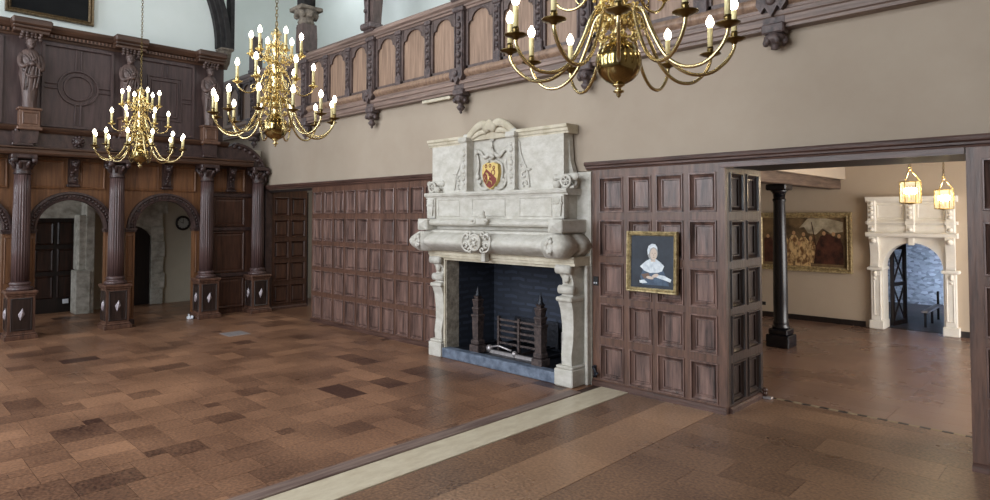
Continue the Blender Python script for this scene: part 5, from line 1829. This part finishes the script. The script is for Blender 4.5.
# white stone doorway surround
dw = thing('doorway_surround', (8.77, RY, 0), 'white carved stone doorway with a round arch in the next room', 'doorway')
WS = M['stone_white']
b = MB(N2)
n = 20
L0, L1, ZT = 8.24, 9.29, 1.42
arc = [(AX + AR * math.cos(PI * i / n), ZS + AR * math.sin(PI * i / n)) for i in range(n + 1)]
b.prism([(AX, ZT), (L0, ZT), (L0, ZS)] + arc[::-1][:n // 2 + 1], -0.25, 0.05)
b.prism([(L1, ZS), (L1, ZT), (AX, ZT)] + arc[::-1][n // 2:], -0.25, 0.05)
b.build('arch_spandrel', WS, dw)
for s in (-1, 1):
    u0 = AX + s * AR
    u1 = AX + s * 0.53
    b = MB(N2)
    b.box((u0, 0, -0.25), (u1, ZS, 0.05))
    b.box((u0 - s * 0.012, 0, -0.25), (u1 + s * 0.03, 0.13, 0.10), 0.01)
    b.box((u0 + s * 0.02, 0.13, 0.05), (u1, ZS - 0.05, 0.085), 0.006)
    b.rings(min(u0, u1) + 0.035, 0.2, max(u0, u1) - 0.02, 0.82, [(0, 0.086), (0.01, 0.094), (0.02, 0.087)])
    b.box((u0 - s * 0.02, ZS - 0.05, -0.25), (u1 + s * 0.045, ZS, 0.12), 0.012)
    b.build('jamb', WS, dw)
    b = MB(N2)
    uc = (u0 + u1) / 2 + s * 0.02
    pr = [(0.05, ZS), (0.13, ZS), (0.10, ZS + 0.06), (0.09, ZS + 0.2), (0.12, ZS + 0.32), (0.17, ZS + 0.42), (0.17, ZS + 0.46), (0.05, ZS + 0.46)]
    m = len(pr)
    vs = [(uc - 0.055, v, w) for w, v in pr] + [(uc + 0.055, v, w) for w, v in pr]
    b.add(vs, [list(range(m)), list(range(m, 2 * m))[::-1]])
    b.add(vs, [(i, (i + 1) % m, m + (i + 1) % m, m + i) for i in range(m)], True)
    b.ball((uc, ZS + 0.40, 0.16), 0.045, 8).ball((uc, ZS - 0.10, 0.09), 0.03, 8, (1, 1.6, 0.7)).ball((uc, ZS - 0.18, 0.088), 0.018, 8)
    b.build('console', WS, dw)
b = MB(N2)
P0, P1 = 8.20, 9.335
b.mould([(0, 1.38), (0.13, 1.38), (0.16, 1.40), (0.17, 1.44), (0.15, 1.455), (0, 1.455)], P0, P1)
b.mould([(0, 1.455), (0.10, 1.455), (0.12, 1.50), (0.125, 1.54), (0.10, 1.575), (0, 1.575)], P0 + 0.03, P1 - 0.03)
b.mould([(0, 1.575), (0.14, 1.575), (0.16, 1.60), (0.15, 1.62), (0, 1.62)], P0, P1)
b.build('entablature', WS, dw)
b = MB(N2)
b.box((P0 + 0.05, 1.62, 0), (P1 - 0.05, 1.92, 0.08))
for (a_, c_) in ((P0 + 0.14, AX - 0.08), (AX + 0.08, P1 - 0.14)):
    b.rings(a_, 1.66, c_, 1.88, [(0, 0.081), (0.012, 0.094), (0.024, 0.083)])
b.mould([(0, 1.90), (0.10, 1.90), (0.13, 1.92), (0.15, 1.96), (0.15, 1.985), (0, 1.985)], P0, P1)
b.build('attic', WS, dw)
for u in (P0 + 0.08, AX, P1 - 0.08):
    b = MB(N2)
    b.box((u - 0.055, 1.46, 0.05), (u + 0.055, 1.97, 0.14), 0.01)
    b.box((u - 0.065, 1.57, 0.05), (u + 0.065, 1.63, 0.17), 0.01)
    for z in (1.50, 1.68, 1.75, 1.82, 1.89):
        b.ball((u, z, 0.14), 0.032, 8, (1, 1, 0.7))
    if abs(u - AX) < 0.1:
        b.box((u - 0.04, 1.27, 0.05), (u + 0.04, 1.46, 0.10), 0.01)
    b.build('carved_block', WS, dw)

# corridor beyond
C = MB()
C.box((9.45, 5.9, -0.1), (9.65, 9.4, 2.6))
struct(C.build('wall_corridor_right', M['rubble']))
struct(MB().box((7.2, 9.2, -0.1), (12.0, 9.4, 2.6)).build('wall_corridor_end', M['rubble']))
struct(MB().box((7.0, 5.9, -0.1), (7.2, 9.4, 2.6)).box((7.2, 5.9, 2.4), (12.0, 9.4, 2.6)).build('wall_corridor_left', M['black_oak']))
# gate leaf with lattice
gt = thing('gate', (8.40, 5.95, 0), 'open dark wooden gate leaf with diagonal lattice inside the white stone arch', 'gate')
TGt = Matrix.Translation((8.42, 5.93, 0)) @ Matrix.Rotation(math.radians(78), 4, 'Z') @ north(0, 0, 0)
b = MB(TGt)
b.box((0, 0.02, 0), (0.05, 1.25, 0.04)).box((0.40, 0.02, 0), (0.45, 1.25, 0.04)).box((0, 0.02, 0), (0.45, 0.09, 0.04)).box((0, 1.18, 0), (0.45, 1.25, 0.04)).box((0, 0.62, 0), (0.45, 0.67, 0.04))
b.build('frame', M['black_oak'], gt)
b = MB(TGt)
for (z0, z1) in ((0.09, 0.62), (0.67, 1.18)):
    b.tube([(0.05, z0, 0.02), (0.40, z1, 0.02)], 0.014, 6).tube([(0.05, z1, 0.02), (0.40, z0, 0.02)], 0.014, 6)
b.build('lattice', M['black_oak'], gt)
hr = thing('handrail', (8.9, 6.6, 0), 'low metal handrail beside the ramp in the corridor beyond the white arch', 'handrail')
hm = MB().box((8.76, 6.2, 0.22), (8.86, 7.35, 0.25), 0.008)
hm.build('rail', M['steel'], hr)
for y in (6.25, 6.75, 7.25):
    MB().box((8.79, y, -0.02), (8.82, y + 0.04, 0.46 if y > 7 else 0.22)).build('post', M['black_paint'], hr)

# lanterns
LAN2 = (9.385, 4.3, 1.79)
M['lantern_glass'] = emit('lit_lantern_glass', (1.0, 0.80, 0.45, 1), 1.1)
M['lantern_flame'] = emit('lantern_bulb', (1.0, 0.88, 0.66, 1), 26)


def lantern(loc, label):
    t = thing('hanging_lantern', loc, label, 'lantern', 'brass hanging lanterns in the next room')
    T = flat(*loc)
    r = 0.10
    b = MB(T)
    b.torus((0, 0, 0.0), r, 0.006, 12, 5)
    b.lathe([(0.0, -0.02), (0.03, -0.015), (r, 0.0)], n=12)
    b.build('bottom_ring', M['gilt'], t)
    MB(T).torus((0, 0, 0.235), r, 0.006, 12, 5).build('top_ring', M['gilt'], t)
    for q in range(6):
        a = q * PI / 3 + 0.2
        MB(T).box((r * math.cos(a) - 0.005, r * math.sin(a) - 0.005, 0), (r * math.cos(a) + 0.005, r * math.sin(a) + 0.005, 0.235)).build('upright', M['gilt'], t)
    g = MB(T)
    g.lathe([(r - 0.006, 0.004), (r - 0.006, 0.23)], n=6, a0=0.2)
    g.build('glass', M['lantern_glass_clear'], t)
    for q in range(4):
        a = q * PI / 2 + 0.5
        x, y = 0.045 * math.cos(a), 0.045 * math.sin(a)
        MB(T).lathe([(0.008, 0.03), (0.008, 0.10)], (x, y, 0), 8).build('candle', M['candle'], t)
        MB(T).lathe([(0.008, 0.10), (0.02, 0.125), (0.018, 0.15), (0.0, 0.175)], (x, y, 0), 8).build('bulb', M['lantern_flame'], t)
    b = MB(T)
    for q in range(3):
        a = q * 2 * PI / 3 + 0.2
        b.tube([(r * math.cos(a), r * math.sin(a), 0.235), (0.01 * math.cos(a), 0.01 * math.sin(a), 0.37)], 0.005, 5)
    b.torus((0, 0, 0.385), 0.018, 0.005, 10, 5, Matrix.Rotation(PI / 2, 4, 'X'))
    b.build('hanger', M['gilt'], t)
    b = MB(T)
    z = 0.42
    k = 0
    while z < 2.80 - loc[2]:
        R_ = Matrix.Rotation(PI / 2, 4, 'X')
        if k % 2:
            R_ = Matrix.Rotation(PI / 2, 4, 'Z') @ R_
        b.torus((0, 0, z), 0.013, 0.003, 8, 4, R_)
        z += 0.022
        k += 1
    b.build('chain', M['brass_dark'], t)
    pl = bpy.data.lights.new('lantern_light', 'POINT')
    pl.energy = 9
    pl.color = (1.0, 0.78, 0.5)
    pl.shadow_soft_size = 0.05
    po = bpy.data.objects.new('lantern_light', pl)
    col.objects.link(po)
    po.parent = t
    po.location = (0, 0, 0.30)
    return t


mg, nt_, pg = new_mat('clear_glass')
pg.inputs['Base Color'].default_value = (1.0, 0.93, 0.78, 1)
pg.inputs['Roughness'].default_value = 0.15
pg.inputs['Transmission Weight'].default_value = 1.0
pg.inputs['IOR'].default_value = 1.05
pg.inputs['Emission Color'].default_value = (1.0, 0.86, 0.6, 1)
pg.inputs['Emission Strength'].default_value = 0.25
M['lantern_glass_clear'] = mg
lantern((9.28, 3.0, 1.845), 'brass hanging lantern nearer the opening, the larger looking of the two')
lantern(LAN2, 'brass hanging lantern farther back, the smaller looking of the two')
